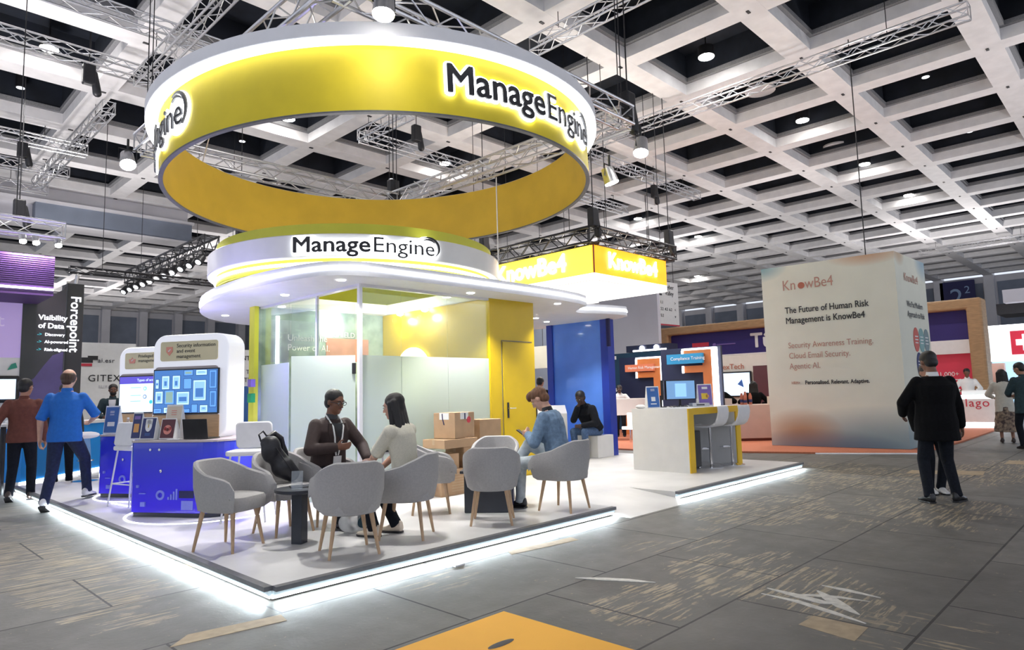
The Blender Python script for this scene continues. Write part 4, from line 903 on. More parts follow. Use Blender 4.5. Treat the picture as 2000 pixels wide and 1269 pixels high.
# row of small black spotlights on black truss, left
G = 'black truss of small spotlights left of the drum sign'
truss((7.85, 20.2, 6.15), (7.85, 27.9, 6.15), 'long black truss left of the drum sign carrying a row of small spotlights', .42, 'btruss', group=G, r=.035)
truss((4.4, 21.0, 5.05), (9.6, 21.0, 5.05), 'thin black truss running across behind the dark column', .16, 'btruss', r=.02)
K['parled'] = glow('par_lens', (.9, .95, 1), 1.6)
proto = None
for i in range(11):
    y = 20.4+i*.72; lab = 'small black spotlight with a pale oval lens in the slanting row at left'
    if proto is None:
        proto = thing('truss_spotlight', lab, 'spotlight', (7.66, y, 5.72), 0, 'row of small black spotlights under the black truss at left')
        b = MB(); b.cyl((0, 0, 0), (-.16, -.10, -.20), .11, .13, 16); b.build('housing', 'blackm', proto, smooth=True)
        b = MB(); b.cyl((-.155, -.097, -.195), (-.168, -.105, -.209), .085, .085, 16); b.build('lens', 'parled', proto, smooth=True)
        b = MB(); b.cyl((0, 0, 0), (0, 0, .3), .02, .02, 6); b.build('clamp', 'blackm', proto)
    else: copy_tree(proto, (7.66, y, 5.72))

# ================================================================ cream cube of the neighbour
def cubemat():
    M = mat('cream_banner_print', (.80, .80, .68), .8, .02, 2); N = M.node_tree.nodes; L = M.node_tree.links; b = N['Principled BSDF']
    tc = [q for q in N if q.type == 'TEX_COORD'][0]; s = N.new('ShaderNodeSeparateXYZ'); L.new(tc.outputs['Object'], s.inputs[0])
    base = b.inputs['Base Color'].links[0].from_socket
    def m2(op, a, c, cl=False):
        q = N.new('ShaderNodeMath'); q.operation = op; q.use_clamp = cl
        for i, x in enumerate((a, c)):
            if isinstance(x, (int, float)): q.inputs[i].default_value = x
            else: L.new(x, q.inputs[i])
        return q.outputs[0]
    def mix(f, a, c):
        q = N.new('ShaderNodeMix'); q.data_type = 'RGBA'; L.new(f, q.inputs[0]); L.new(a, q.inputs[6])
        if isinstance(c, tuple): q.inputs[7].default_value = (*c, 1)
        else: L.new(c, q.inputs[7])
        return q.outputs[2]
    u = m2('ADD', m2('MULTIPLY', s.outputs[1], -1), s.outputs[0])  # runs to the right round the corner (x-y)
    z = s.outputs[2]; X = s.outputs[0]; Y = s.outputs[1]
    def blob(y, z0, ry, rz, sm=1.0):
        dy = m2('DIVIDE', m2('SUBTRACT', u, y), ry); dz = m2('DIVIDE', m2('SUBTRACT', z, z0), rz)
        d = m2('ADD', m2('MULTIPLY', dy, dy), m2('MULTIPLY', dz, dz)); return m2('SUBTRACT', 1, m2('POWER', d, sm), True)
    # u at left edge = 15.5-6.75=8.75, corner = 11.65, right = 14.05
    bot = m2('SUBTRACT', 1, m2('DIVIDE', z, .75), True)
    col = mix(m2('MULTIPLY', blob(11.2, .0, 2.6, .95, .8), .9), base, (.10, .24, .32))
    col = mix(m2('MULTIPLY', blob(9.5, .35, 1.0, .55, .8), .95), col, (.46, .27, .15))
    col = mix(m2('MULTIPLY', blob(9.9, -.1, 2.0, .55, .9), .8), col, (.09, .11, .20))
    col = mix(m2('MULTIPLY', blob(11.2, 4.25, .9, .30, .8), .9), col, (.62, .34, .18))
    col = mix(m2('MULTIPLY', blob(8.75, 4.25, .7, .38, .8), .9), col, (.16, .38, .45))
    col = mix(m2('MULTIPLY', blob(13.9, 4.2, .7, .5, .8), .8), col, (.25, .42, .55))
    col = mix(m2('MULTIPLY', blob(12.1, 4.2, .4, .3, .8), .8), col, (.60, .40, .24))
    L.new(col, b.inputs['Base Color']); return M
K['cube'] = cubemat()
t = thing('banner_cube', 'tall cream printed cube with lettering and orange and blue clouds, standing on orange carpet', 'banner cube')
b = MB(); b.add([(15.5, 6.72, .04), (15.66, 3.9, .04), (17.9, 3.85, .04), (17.8, 6.72, .04), (15.5, 6.72, 4.2), (15.66, 3.9, 4.2), (17.9, 3.85, 4.2), (17.8, 6.72, 4.2)], [(0, 1, 5, 4), (1, 2, 6, 5), (2, 3, 7, 6), (3, 0, 4, 7), (0, 3, 2, 1), (4, 5, 6, 7)]); b.build('fabric_cube', 'cube', t)
P0 = Vector((15.5, 6.72, 0)); XD = (Vector((15.66, 3.9, 0))-P0).normalized(); NN = Vector((-.012, -.001, 0))
def ct(s, dx, z, size, m_, off=0, sp=1): text('lettering', s, size, m_, t, P0+XD*dx+Vector((0, 0, z))+NN, xd=XD, ext=.001, off=off, space=sp, xs=.80)
K['lsal'] = mat('faded_red_ink', (.52, .28, .22), .7, .05, 6)
ct('Kn', .47, 3.62, .34, 'lsal', 0); ct('wBe4', .98, 3.62, .34, 'lsal', 0)
b = MB(); n = 20
for rr, q in ((.075, .002), ):
    cc = P0+XD*.90+Vector((0, 0, 3.70)); b.loft([[cc+XD*rr*cos(2*pi*i/n)+Vector((0, 0, rr*sin(2*pi*i/n)))+NN*k for i in range(n)] for k in (.2, 1)])
b.build('round_mark', 'redtxt', t)
ct('The Future of Human Risk', .50, 3.08, .205, 'dark', .003); ct('Management is KnowBe4', .50, 2.84, .205, 'dark', .003)
ct('Security Awareness Training.', .52, 2.27, .19, 'lsal', 0); ct('Cloud Email Security.', .52, 2.03, .19, 'lsal', 0); ct('Agentic AI.', .52, 1.79, .19, 'lsal', 0)
ct('HRM+', .54, 1.44, .09, 'lsal', .001); ct('Personalised. Relevant. Adaptive.', .84, 1.43, .125, 'dark', .003)
P1 = Vector((15.66, 3.9, 0)); X1 = (Vector((17.9, 3.85, 0))-P1).normalized(); N1 = Vector((0, -.012, 0))
def cr(s, dx, z, size, m_, off=0): text('lettering', s, size, m_, t, P1+X1*dx+Vector((0, 0, z))+N1, xd=X1, ext=.001, off=off)
cr('KnowBe4', .55, 3.62, .26, 'lsal'); cr('We Put Modern', .60, 3.06, .18, 'dark', .002); cr('Approach to Risk', .60, 2.84, .18, 'dark', .002)
for dx, z, m_ in ((1.10, 2.35, 'cr'), (1.50, 2.35, 'ct'), (1.90, 2.35, 'cg'), (1.20, 1.80, 'cn'), (1.60, 1.85, 'cb'), (2.0, 1.80, 'cp')):
    K.setdefault(m_, mat('disc_'+m_, dict(cr=(.62, .12, .09), ct=(.22, .40, .40), cg=(.20, .28, .30), cn=(.03, .04, .16), cb=(.15, .33, .55), cp=(.50, .10, .16))[m_], .7, .03, 5))
    b = MB(); cc = P1+X1*dx+Vector((0, 0, z)); b.loft([[cc+X1*.21*cos(2*pi*i/24)+Vector((0, 0, .27*sin(2*pi*i/24)))+N1*k for i in range(24)] for k in (.2, .8)]); b.build('coloured_disc', m_, t)
    b = MB()
    for q in (-.07, 0, .07): c0 = cc+Vector((0, 0, q)); b.loft([[c0+X1*a+Vector((0, 0, h_))+N1*k for a, h_ in ((-.11, -.012), (.11, -.012), (.11, .012), (-.11, .012))] for k in (.9, 1.1)])
    b.build('disc_lines', 'paper', t)
c = MB(); c.cyl((16.2, 4.6, 4.2), (16.2, 4.6, 9.4), .012, .012, 6); c.build('hanging_wire', 'blackm', t)
b = MB(); b.prism([(14.3, 5.3), (15.2, 3.6), (18.4, 3.5), (26, 3.6), (26, 16), (13.2, 16), (13.2, 8.2)], 0, .035); tag(b.build('orange_carpet', 'carpet'), 'orange carpet floor of the neighbouring stand under the cream cube', 'carpet')
b = MB(); b.obox((14.72, 4.40, .01), .10, 2.0, .02, rad(28)); b.build('carpet_edge', 'whitem')
tag(bpy.data.objects['carpet_edge'], 'pale edge strip along the orange carpet', 'edge strip')
# ================================================================ things of the neighbouring stands
def simple(name, label, cat, mt, *bx, **k):
    b = MB(); b.box(*bx); return tag(b.build(name, mt, **k), label, cat)
K['navyp'] = mat('midnight_panel', (.012, .018, .055), .4, .1, 1); K['tealp'] = mat('deep_teal_panel', (.012, .05, .10), .4, .2, .6)
K['orp'] = mat('orange_panel', (.60, .19, .05), .45, .05, 3); K['orsign'] = mat('terracotta_sign', (.55, .16, .08), .5, .05, 3, emis=.25); K['tealsign'] = mat('teal_sign', (.02, .22, .42), .45, .05, 3, emis=.3)
K['greyb'] = mat('light_grey_banner', (.60, .61, .68), .8, .03, 1)
simple('hanging_banner', 'big plain light grey hanging banner behind the blue wall', 'banner', 'greyb', 24, 24.2, 14.9, 17.9, 2.88, 6.3)
for y_ in (15.3, 17.5): c = MB(); c.cyl((24.1, y_, 6.3), (24.1, y_, 10.48), .015, .015, 6); c.build('hanging_wire', 'blackm', bpy.data.objects['hanging_banner'])
# hall direction sign
t = thing('direction_sign', 'white hanging hall sign with hall numbers beside the orange light box', 'sign', (25.0, 16.0, 4.33), rad(-3))
b = MB(); b.box(0, 2.4, 0, .06, 0, 1.95); b.build('sign_board', 'paper', t); b = MB(); b.box(0, 2.42, -.006, .07, -.06, 0); b.build('red_edge', 'red', t)
text('lettering', '3.2', .62, 'dark', t, (.35, -.01, 1.30), off=.01); text('lettering', 'Cyber', .28, 'dark', t, (1.35, -.01, 1.62)); text('lettering', 'Valley', .28, 'dark', t, (1.35, -.01, 1.33))
for i, s in enumerate(('HALLS 1.1', 'HALLS 2.2  4.2  6.2', 'HALLS 5.2')): text('lettering', s, .19, 'dark', t, (.35, -.01, .92-.30*i))
for i, s in enumerate(('>', '<', 'v')): text('arrow', s, .2, 'dark', t, (2.05, -.01, .92-.30*i))
for x_ in (.3, 2.1): c = MB(); c.cyl((x_, .03, 1.95), (x_, .03, 6.15), .012, .012, 6); c.build('hanging_wire', 'blackm', t)
# dark back walls
t = tag(simple('dark_backdrop', 'deep teal backdrop wall right of the blue wall under the grey banner', 'backdrop', 'tealp', 19.6, 19.75, 11.6, 15.6, 0, 2.70), None); 
b = MB(); b.box(19.58, 19.6, 14.25, 14.55, 1.95, 2.5); b.build('light_panel', 'ledsoft', t)
for i, z in enumerate((1.42, 1.22, 1.05, .92)):
    b = MB(); b.cyl((19.55, 14.0, z), (19.6, 14.0, z), .06, .06, 16) if i == 0 else b.box(19.56, 19.6, 13.93, 14.07, z-.06, z+.05); b.build('white_icon', 'paper', t)
b = MB(); b.box(19.55, 19.60, 14.2, 14.6, 2.53, 2.6); b.prism([(19.5, 14.1), (19.6, 14.1), (19.6, 13.95)], 2.5, 2.62); b.build('white_arrow', 'paper', t)
def fframe(X, ya, yb, zt, label, sg, sgm, sy0, sy1, sz0, sz1, txt):
    """orange lit frame: bar at top, second bar below it and a long post at the right (towards -y)"""
    t = thing('orange_frame_kiosk', label, 'kiosk')
    b = MB(); b.box(X+.06, X+.14, yb-.12, ya+.75, 0, zt+.05); b.build('dark_backboard', 'navyp', t)
    b = MB(); b.box(X-.10, X+.06, yb+.321, ya, zt-.20, zt-.031); b.box(X-.10, X+.06, yb+.321, ya, zt-.62, zt-.44); b.box(X-.10, X+.06, yb+.061, yb+.32, .801, zt-.031); b.build('orange_frame', 'orp', t)
    b = MB(); b.box(X-.11, X+.05, yb-.04, yb+.06, .801, zt+.02); b.box(X-.105, X+.05, yb+.061, ya, zt-.03, zt+.02); b.box(X-.12, X-.101, ya-.05, ya+.01, zt-.21, zt-.031); b.box(X-.12, X-.101, ya-.05, ya+.01, zt-.63, zt-.44); b.build('light_edge', 'ledsoft', t)
    b = MB(); b.box(X-.20, X-.11, sy0, sy1, sz0, sz1); b.build('name_board', sgm, t)
    text('lettering', txt, .12, 'paper', t, (X-.21, sy1-.12, (sz0+sz1)/2-.03), xd=(0, -1, 0), ext=.002)
    b = MB(); b.box(X-.5, X, yb+.1, ya+.3, 0, .80); b.build('counter', 'orp', t)
    return t
fframe(16.0, 9.19, 8.28, 2.44, 'orange lit frame with a teal name board on a dark panel, behind the white desk', '', 'tealsign', 8.55, 9.60, 2.06, 2.32, 'Compliance Training')
fframe(18.0, 12.0, 11.05, 2.40, 'orange lit frame with a terracotta name board, further back beside the teal backdrop', '', 'orsign', 11.30, 12.35, 1.98, 2.20, 'Human Risk Management')
t = tag(simple('small_header', 'dark box header with two small lamps above the farther orange frame', 'header', 'navyp', 20.6, 21.2, 12.4, 14.2, 2.78, 3.02), None)
b = MB()
for y in (12.9, 13.5): b.cyl((20.55, y, 2.9), (20.6, y, 2.9), .09, .09, 16)
b.build('lamp_pair', 'down', t); b = MB(); b.box(20.58, 20.6, 12.5, 13.9, 2.79, 2.85); b.build('light_line', 'ledsoft', t)
for y_ in (12.5, 14.0): b = MB(); b.box(20.9, 21.0, y_, y_+.1, 0, 2.78); b.build('post', 'navyp', t)
# counters of that stand
K['warmw'] = mat('warm_white_counter', (.72, .68, .62), .4, .03, 4)
t = thing('round_counter', 'white counter between the blue wall and the white desk with a person leaning on it', 'counter', (15.7, 10.8, 0), rad(-43)); b = MB(); b.box(-.65, .65, -.3, .3, .72, 1.17); b.build('counter_body', 'warmw', t, bevel=.01); b = MB(); b.box(-.55, -.45, -.2, .2, 0, .72); b.box(.45, .55, -.2, .2, 0, .72); b.build('support_legs', 'warmw', t)
t = thing('glowing_pedestal', 'small glowing white round pedestal under the counter right of the blue wall', 'light', (14.9, 10.25, 0)); b = MB(); b.cyl((0, 0, .38), (0, 0, .44), .22, .22, 24); b.build('disc', 'ledsoft', t, smooth=True); b = MB(); b.box(-.05, .05, -.05, .05, .44, .80); b.build('light_post', 'ledsoft', t); b = MB(); b.cyl((0, 0, 0), (0, 0, .38), .03, .03, 8); b.build('foot', 'chrome', t, smooth=True)
t = thing('pink_counter', 'pinkish white cabinet counter left of the cream cube', 'counter', (16.9, 7.75, 0), rad(-46)); b = MB(); b.box(-.62, .58, -.3, .5, .10, .95); b.build('cabinet', mat('pink_white', (.66, .50, .44), .45, .03, 4), t, bevel=.008); b = MB(); b.box(-.60, .56, -.28, .5, 0, .10); b.build('plinth', mat('dark_red_plinth', (.14, .03, .02), .5, .1, 4), t)
b = MB(); b.cyl((.42, -.31, .78), (.42, -.30, .78), .02, .02); b.cyl((.42, -.31, .84), (.42, -.30, .84), .012, .012); b.build('lock', 'chrome', t)
b = MB(); b.box(-1.0, -.62, -.2, .4, 0, 1.12); b.build('raised_end', 'warmw', t)
for i, (dx, dy, h_) in enumerate(((-.30, 0, .30), (-.18, .08, .34), (-.24, -.08, .26), (-.08, .0, .30))):
    a = rad(-46); x = 16.9+dx*cos(a)-dy*sin(a); y = 7.75+dx*sin(a)+dy*cos(a)
    t = thing('juice_bottle', 'red bottle in a cluster on the pinkish counter beside the cream cube', 'bottle', (x, y, .95), 0, 'red bottles on the pinkish counter'); b = MB(); b.cyl((0, 0, 0), (0, 0, h_*.7), .045, .045, 12); b.cyl((0, 0, h_*.7), (0, 0, h_), .045, .02, 12); b.build('bottle_body', 'redtxt', t, smooth=True); b = MB(); b.cyl((0, 0, h_*.2), (0, 0, h_*.45), .047, .047, 12); b.build('label_band', 'pnavy', t, smooth=True)
simple('small_box', 'small cream box beside the red bottles', 'box', 'pcream', 17.05, 17.2, 7.3, 7.45, .95, 1.15)
# wooden framed pavilion
t = thing('wood_frame_pavilion', 'wide wooden frame stand with navy header and large white lettering behind the cream cube', 'exhibition stand', (0, 0, .036))
K['oakp'] = mat('honey_wood', (.42, .26, .13), .6, .12, 4, stretch=(1, 1, 6)); K['indigo'] = mat('indigo_header', (.030, .018, .16), .6, .08, 1)
b = MB(); b.prism([(3.92, 0), (4.34, 0), (4.34, 3.64), (15.1, 3.64), (15.1, 0), (15.55, 0), (15.55, 3.98), (3.92, 3.98)], 0, .8); b.v = [(25+z, x, y) for x, y, z in b.v]; b.build('wooden_frame', 'oakp', t, bevel=.06)
b = MB(); b.box(25.3, 25.5, 4.34, 15.1, 2.70, 3.64); b.build('navy_header', 'indigo', t); b = MB(); b.box(25.25, 25.5, 4.34, 15.1, 2.26, 2.70); b.build('white_band', 'paper', t)
K['redw'] = mat('crimson_wall', (.55, .035, .07), .5, .05, 2, emis=.12)
b = MB(); b.box(25.4, 25.5, 4.34, 8, 0, 2.26); b.build('red_wall', 'redw', t); b = MB(); b.box(25.4, 25.5, 8, 15.1, 0, 2.26); b.build('white_wall', 'warmw', t)
text('lettering', 'Türkiye', .78, 'paper', t, (25.28, 11.55, 2.92), xd=(0, -1, 0), off=.02, ext=.01); text('lettering', '1.000+', .20, 'paper', t, (25.38, 5.3, 1.55), xd=(0, -1, 0)); text('lettering', 'VITECH', .22, 'dark', t, (25.23, 12.9, 2.42), xd=(0, -1, 0))
b = MB(); b.box(25.38, 25.4, 4.7, 5.5, 1.42, 1.45); b.box(25.38, 25.4, 4.8, 5.4, 1.34, 1.36); b.build('small_print', 'paper', t)
b = MB(); b.box(25.27, 25.3, 13.35, 14.1, 3.02, 3.25); b.build('red_flag_mark', 'red', t); b = MB(); b.box(25.27, 25.3, 12.2, 13.0, 3.10, 3.14); b.cyl((25.27, 13.1, 3.12), (25.3, 13.1, 3.12), .07, .07); b.build('faint_emblem', 'ppurple', t)
t = thing('exhibit_wall', 'cream wall with NexTech lettering behind the seated person in black', 'wall panel'); b = MB(); b.box(20.0, 20.15, 8.2, 10.45, .036, 2.42); b.build('wall_sheet', 'warmw', t); text('lettering', 'NexTech', .24, 'redtxt', t, (19.98, 10.3, 1.98), xd=(0, -1, 0)); b = MB(); b.box(19.95, 20.0, 8.25, 9.1, .6, 2.05); b.build('dark_poster', 'pmaroon', t)
t = thing('wall_screen', 'bright wall screen behind the seated person in black', 'screen', (19.93, 9.9, 1.1)); b = MB(); b.box(-.03, .03, -.75, .55, 0, .80); b.build('bezel', 'black', t, bevel=.02); b = MB(); b.box(-.035, -.03, -.70, .50, .05, .75); b.build('screen_picture', 'scr2', t); b = MB(); b.prism([(-.3, .4), (-.5, .3), (-.45, .55)], 0, .01); b.v = [(-.04-z, x, y) for x, y, z in b.v]; b.build('screen_motif', 'scrdk', t)
# white cross stand
t = thing('white_cross_stand', 'bright white stand header with red square and white cross at the right edge', 'exhibition stand')
K['litw'] = mat('lit_white_header', (.85, .9, .9), .4, .02, 3, emis=.55, ecol=(.85, .95, .95)); K['redlit'] = mat('lit_red', (.75, .04, .08), .4, .04, 3, emis=.3)
b = MB(); b.box(30, 30.3, -1, 4.6, 2.20, 3.35); b.build('header', 'litw', t); b = MB(); b.box(29.96, 30, -1, 4.62, 2.10, 2.2); b.box(29.9, 30.3, -1, 4.62, 3.35, 3.42); b.build('light_line', 'ledsoft', t)
b = MB(); b.box(29.93, 29.98, 3.02, 3.92, 2.33, 3.18); b.build('red_square', 'redlit', t); b = MB(); b.box(29.90, 29.94, 3.36, 3.58, 2.46, 3.05); b.box(29.90, 29.94, 3.17, 3.77, 2.65, 2.87); b.build('white_cross', 'litw', t)
K['paleb'] = glow('pale_blue_wall', (.35, .58, .80), .9); b = MB(); b.box(31.0, 31.1, -1, 4.7, 0, 2.2); b.build('pale_blue_wall', 'paleb', t); b = MB(); b.box(30.95, 31.0, -1, 3.9, 1.55, 1.62); b.box(30.95, 31, -1, 3.9, 1.85, 1.9); b.box(30.95, 31, -1, 3.9, 1.2, 1.3); b.build('white_shelves', 'ledsoft', t)
b = MB(); b.box(30.4, 30.7, 4.25, 4.75, 0, 2.05); b.build('peach_post', mat('peach', (.75, .45, .36), .5, .1, 2), t)
simple('dark_rig', 'dark lighting rig above the white cross stand at the right edge', 'rig', 'blackm', 31, 33, -1, 4.4, 3.9, 4.3); simple('grey_duct', 'grey box duct over the white cross stand', 'duct', 'greyb', 29, 29.6, .5, 3.9, 4.15, 4.6)
b = MB(); b.box(61.35, 61.2, 9.9, 12.2, 7.0, 9.2); sg = tag(b.build('hall_number_sign', 'navy'), 'navy hall number sign with pale digits high on the far right wall', 'sign'); text('lettering', '2', 1.9, mat('pale_blue_digit', (.3, .42, .62), .5, .03, 3), sg, (61.18, 11.6, 7.3), xd=(0, -1, 0)); text('lettering', '2', .8, bpy.data.materials['pale_blue_digit'], sg, (61.18, 10.6, 8.2), xd=(0, -1, 0))
# glowing counter
t = thing('glowing_counter', 'glowing white counter with red outline lettering in front of the red wall', 'counter', (23.95, 4.05, 0), rad(-83))
b = MB(); b.box(-.60, .60, -.25, .25, .12, 1.0); b.build('body', 'litw', t, bevel=.02); b = MB(); b.prism(rrect(-.45, .45, .2, .88, .08), 0, .01); b.v = [(x, -.26-z, y) for x, y, z in b.v]; b.build('grey_front', 'paper', t); b = MB(); b.box(-.62, .62, -.27, -.2, .04, .12); b.box(-.58, -.50, -.275, -.25, .12, 1.0); b.box(.50, .58, -.275, -.25, .12, 1.0); b.box(-.58, .58, -.275, -.25, .92, 1.0); b.box(-.58, .58, -.275, -.25, .12, .2); b.build('light_frame', 'led2', t) if False else b.build('light_frame', 'ledsoft', t)
text('lettering', 'lago', .34, 'red', t, (-.33, -.275, .66), ext=.002, off=-.004, space=1.1)
b = MB(); b.box(-.40, .30, -.1, .2, 1.0, 1.14); b.build('desk_top_box', 'paper', t, bevel=.02)
simple('white_floor_line', 'white lit floor edge in front of the glowing counter', 'floor edge', 'ledsoft', 22.8, 23.1, 3.2, 4.9, 0, .02)
simple('cream_hanging_board', 'cream hanging board between the yellow wall and the blue wall', 'board', mat('cream_board', (.66, .62, .50), .6, .03, 3, emis=.12), 14.0, 14.1, 12.3, 14.0, 2.08, 2.70)
for y_ in (12.5, 13.8): b = MB(); b.cyl((14.05, y_, 2.7), (14.05, y_, 10.48), .008, .008, 6); b.build('hanging_wire', 'blackm', bpy.data.objects['cream_hanging_board'])
simple('dark_stand_wall', 'dark wall behind the two standing people left of the blue wall', 'backdrop', 'walldark', 15.6, 15.7, 13.0, 17, .036, 3.4)
# left side stands
K['lilac'] = mat('lilac_lightwall', (.50, .38, .72), .5, .04, .6, emis=.25); K['purpleb'] = mat('dark_purple_fabric', (.075, .035, .14), .6, .1, 2, stretch=(.3, .3, 12)); K['graph'] = mat('graphite_panel', (.055, .06, .065), .5, .15, .7)
t = thing('hanging_purple_box', 'ribbed dark purple box hanging at the left edge with spotlights on it', 'hanging sign'); b = MB(); b.box(-2.5, 2.90, 15.0, 17.0, 3.46, 4.22); b.build('fabric_box', 'purpleb', t); b = MB(); b.box(-2.5, 2.90, 14.98, 15.0, 3.56, 3.60); b.build('light_line', 'ledsoft', t)
b = MB()
for i in range(14): b.box(-2.5, 2.90, 14.985, 15.0, 3.68+i*.038, 3.69+i*.038)
b.build('ribs', 'purpleb', t)
truss((-2, 14.9, 4.7), (3.0, 14.9, 4.7), 'silver truss just above the purple hanging box', .29)
for i, (x, y, w) in enumerate(((2.35, 15.2, 'left one over the purple box'), (2.55, 15.5, 'middle one over the purple box'), (2.9, 15.4, 'right one over the purple box'))):
    t = thing('stage_spotlight', 'small bright spotlight, '+w, 'spotlight', (x, 14.75, 4.40)); b = MB(); b.cyl((0, 0, 0), (0, .1, .16), .06, .06); b.build('housing', 'alu', t, smooth=True); b = MB(); b.cyl((0, -.006, -.01), (0, 0, 0), .055, .055); b.build('lens', 'lampw', t)
    lamp('SPOT', (0, -.02, -.02), 60, (1, .75, 1), .03, parent=t, aim=(-.2, .5, -1), spot=110)
t = thing('lilac_wall', 'glowing lilac wall with pale lettering at the left edge', 'wall panel'); b = MB(); b.box(0, 2.66, 16.4, 16.6, 2.36, 3.62); b.build('lilac_sheet', 'lilac', t); b = MB(); b.box(0, 2.68, 16.35, 16.6, 3.62, 3.70); b.build('light_edge', 'ledsoft', t); text('lettering', 'Forcepoint', .36, mat('pale_lilac', (.68, .58, .85), .5, .03, 3, emis=.2), t, (.78, 16.39, 2.98))
t = thing('demo_wall', 'white wall with a framed screen at the left edge', 'wall panel'); b = MB(); b.box(0, 2.66, 16.4, 16.6, 0, 2.36); b.build('wall_sheet', 'paper', t); b = MB(); b.box(1.6, 2.66, 16.34, 16.4, 1.47, 2.0); b.build('screen_bezel', 'black', t, bevel=.03); b = MB(); b.box(1.65, 2.60, 16.325, 16.34, 1.54, 1.93); b.build('screen_picture', 'scr2', t)
text('lettering', 'CEREBRITY', .10, 'dark', t, (1.78, 16.39, 2.13)); b = MB(); b.prism([(0, 0), (.16, .05), (.13, .15), (.06, .12)], 0, .01); b.v = [(2.46+x, 16.39-z, 2.11+y) for x, y, z in b.v]; b.build('green_emblem', mat('sea_green', (.03, .32, .22), .5, .05, 3), t)
t = thing('graphite_wall', 'tall dark graphite wall with white lettering and a violet hill left of the dark column', 'wall panel'); b = MB(); b.prism([(2.66, 0), (3.40, 0), (3.40, 3.90), (3.34, 3.80), (3.22, 3.72), (3.0, 3.70), (2.66, 3.66)], 0, .12); b.v = [(x, 16.5-z, y) for x, y, z in b.v]; b.build('wall_sheet', 'graph', t)
b = MB(); b.prism([(2.67, 0), (3.385, 0), (3.385, 2.50), (3.2, 2.42), (3.05, 2.20), (2.9, 1.95), (2.67, 1.80)], 0, .004); b.v = [(x, 16.379-z, y) for x, y, z in b.v]; b.build('violet_hill', mat('violet_print', (.11, .09, .24), .5, .2, 1), t)
for s, z, sz in (('Visibility', 3.15, .15), ('of Data', 2.98, .15)): text('lettering', s, sz, 'lit', t, (2.93, 16.375, z), off=.003)
for s, z in (('Discovery', 2.82), ('AI-powered', 2.67), ('Risk-aligned', 2.51)):
    text('lettering', s, .085, 'lit', t, (3.05, 16.375, z), off=.001); text('arrow', '->', .09, 'cyan', t, (2.92, 16.375, z))
DC = thing('dark_column', 'slim dark column with white vertical lettering left of the kiosks', 'column'); t = DC; b = MB(); b.box(3.38, 3.70, 16.2, 16.7, 0, 3.93); b.build('column_shell', 'graph', t, bevel=.01); text('lettering', 'Forcepoint', .27, 'lit', t, (3.46, 16.19, 3.66), xd=(0, 0, -1), yd=(1, 0, 0), off=.003)
b = MB(); b.box(3.36, 3.40, 16.15, 16.2, 3.93, 3.96); b.build('top_cap', 'alu', t); b = MB(); b.cap((3.56, 16.3, 3.94), (3.58, 16.3, 4.12), .04); b.build('top_lamp', 'alu', t)
# blue counter with white top
K['azure'] = mat('azure_counter', (.01, .30, .85), .4, .05, 2)
t = thing('azure_counter', 'long azure blue counter with white top and glowing foot behind the two walking men', 'counter')
A, B_ = Vector((2.35, 13.95)), Vector((4.20, 16.0)); d = (B_-A).normalized(); n2 = Vector((d.y, -d.x)); 
def strip(o0, o1, z0, z1, nm, m_, e=0):
    p = [A-d*e+n2*o0, B_+d*e+n2*o0, B_+d*e+n2*o1, A-d*e+n2*o1]; b = MB(); b.prism([(q.x, q.y) for q in p], z0, z1); b.build(nm, m_, t)
strip(0, -.6, .12, 1.02, 'front', 'azure'); strip(.03, -.65, 1.02, 1.08, 'worktop', 'paper', .02); strip(.02, -.02, .06, .12, 'light_foot', 'ledsoft', .01); strip(-.02, -.55, 0, .12, 'plinth', 'paper')
t = thing('round_bar_stool', 'white bar stool with acrylic post in front of the azure counter', 'stool', (3.10, 13.15, ZP)); b = MB(); b.ell((0, 0, .78), (.20, .20, .06)); b.build('seat', 'stoolw', t, smooth=True); b = MB(); b.cyl((0, 0, .1), (0, 0, .74), .10, .06, 16); b.build('post', 'acryl', t, smooth=True); b = MB(); b.cyl((0, 0, 0), (0, 0, .02), .2, .2, 24); b.cyl((0, 0, .35), (0, 0, .37), .12, .12, 24); b.build('base', 'chrome', t, smooth=True)
t = thing('round_high_table', 'white round high table cropped by the left edge', 'table', (2.0, 13.4, 0)); b = MB(); b.cyl((0, 0, 1.08), (0, 0, 1.12), .36, .36, 32); b.build('table_top', 'paper', t, smooth=True); b = MB(); b.cyl((0, 0, 0), (0, 0, 1.08), .04, .04); b.build('post', 'blackm', t, smooth=True); b = MB(); b.ell((.1, -.1, 1.15), (.10, .08, .04)); tag(b.build('paper_napkins', 'paper'), 'white crumpled napkins on the round high table', 'napkins').location = (2.0, 13.4, 0)
t = thing('shopping_bag', 'dark blue bag at the left edge beside the walking man in brown', 'bag', (1.55, 11.45, .30)); b = MB(); b.ell((0, 0, .25), (.16, .24, .32)); b.ell((0, 0, .05), (.15, .2, .15)); b.build('bag_skin', 'jeans', t, smooth=True, remesh=.03)
b = MB(); b.tube([(0, -.12, .48), (0, -.06, .62), (0, .06, .62), (0, .12, .48)], .012); b.build('handle', 'black', t, smooth=True)
t.location.z = .12
DC.location = (.16, .8, 0); DC.scale = (1, 1, 1.03)
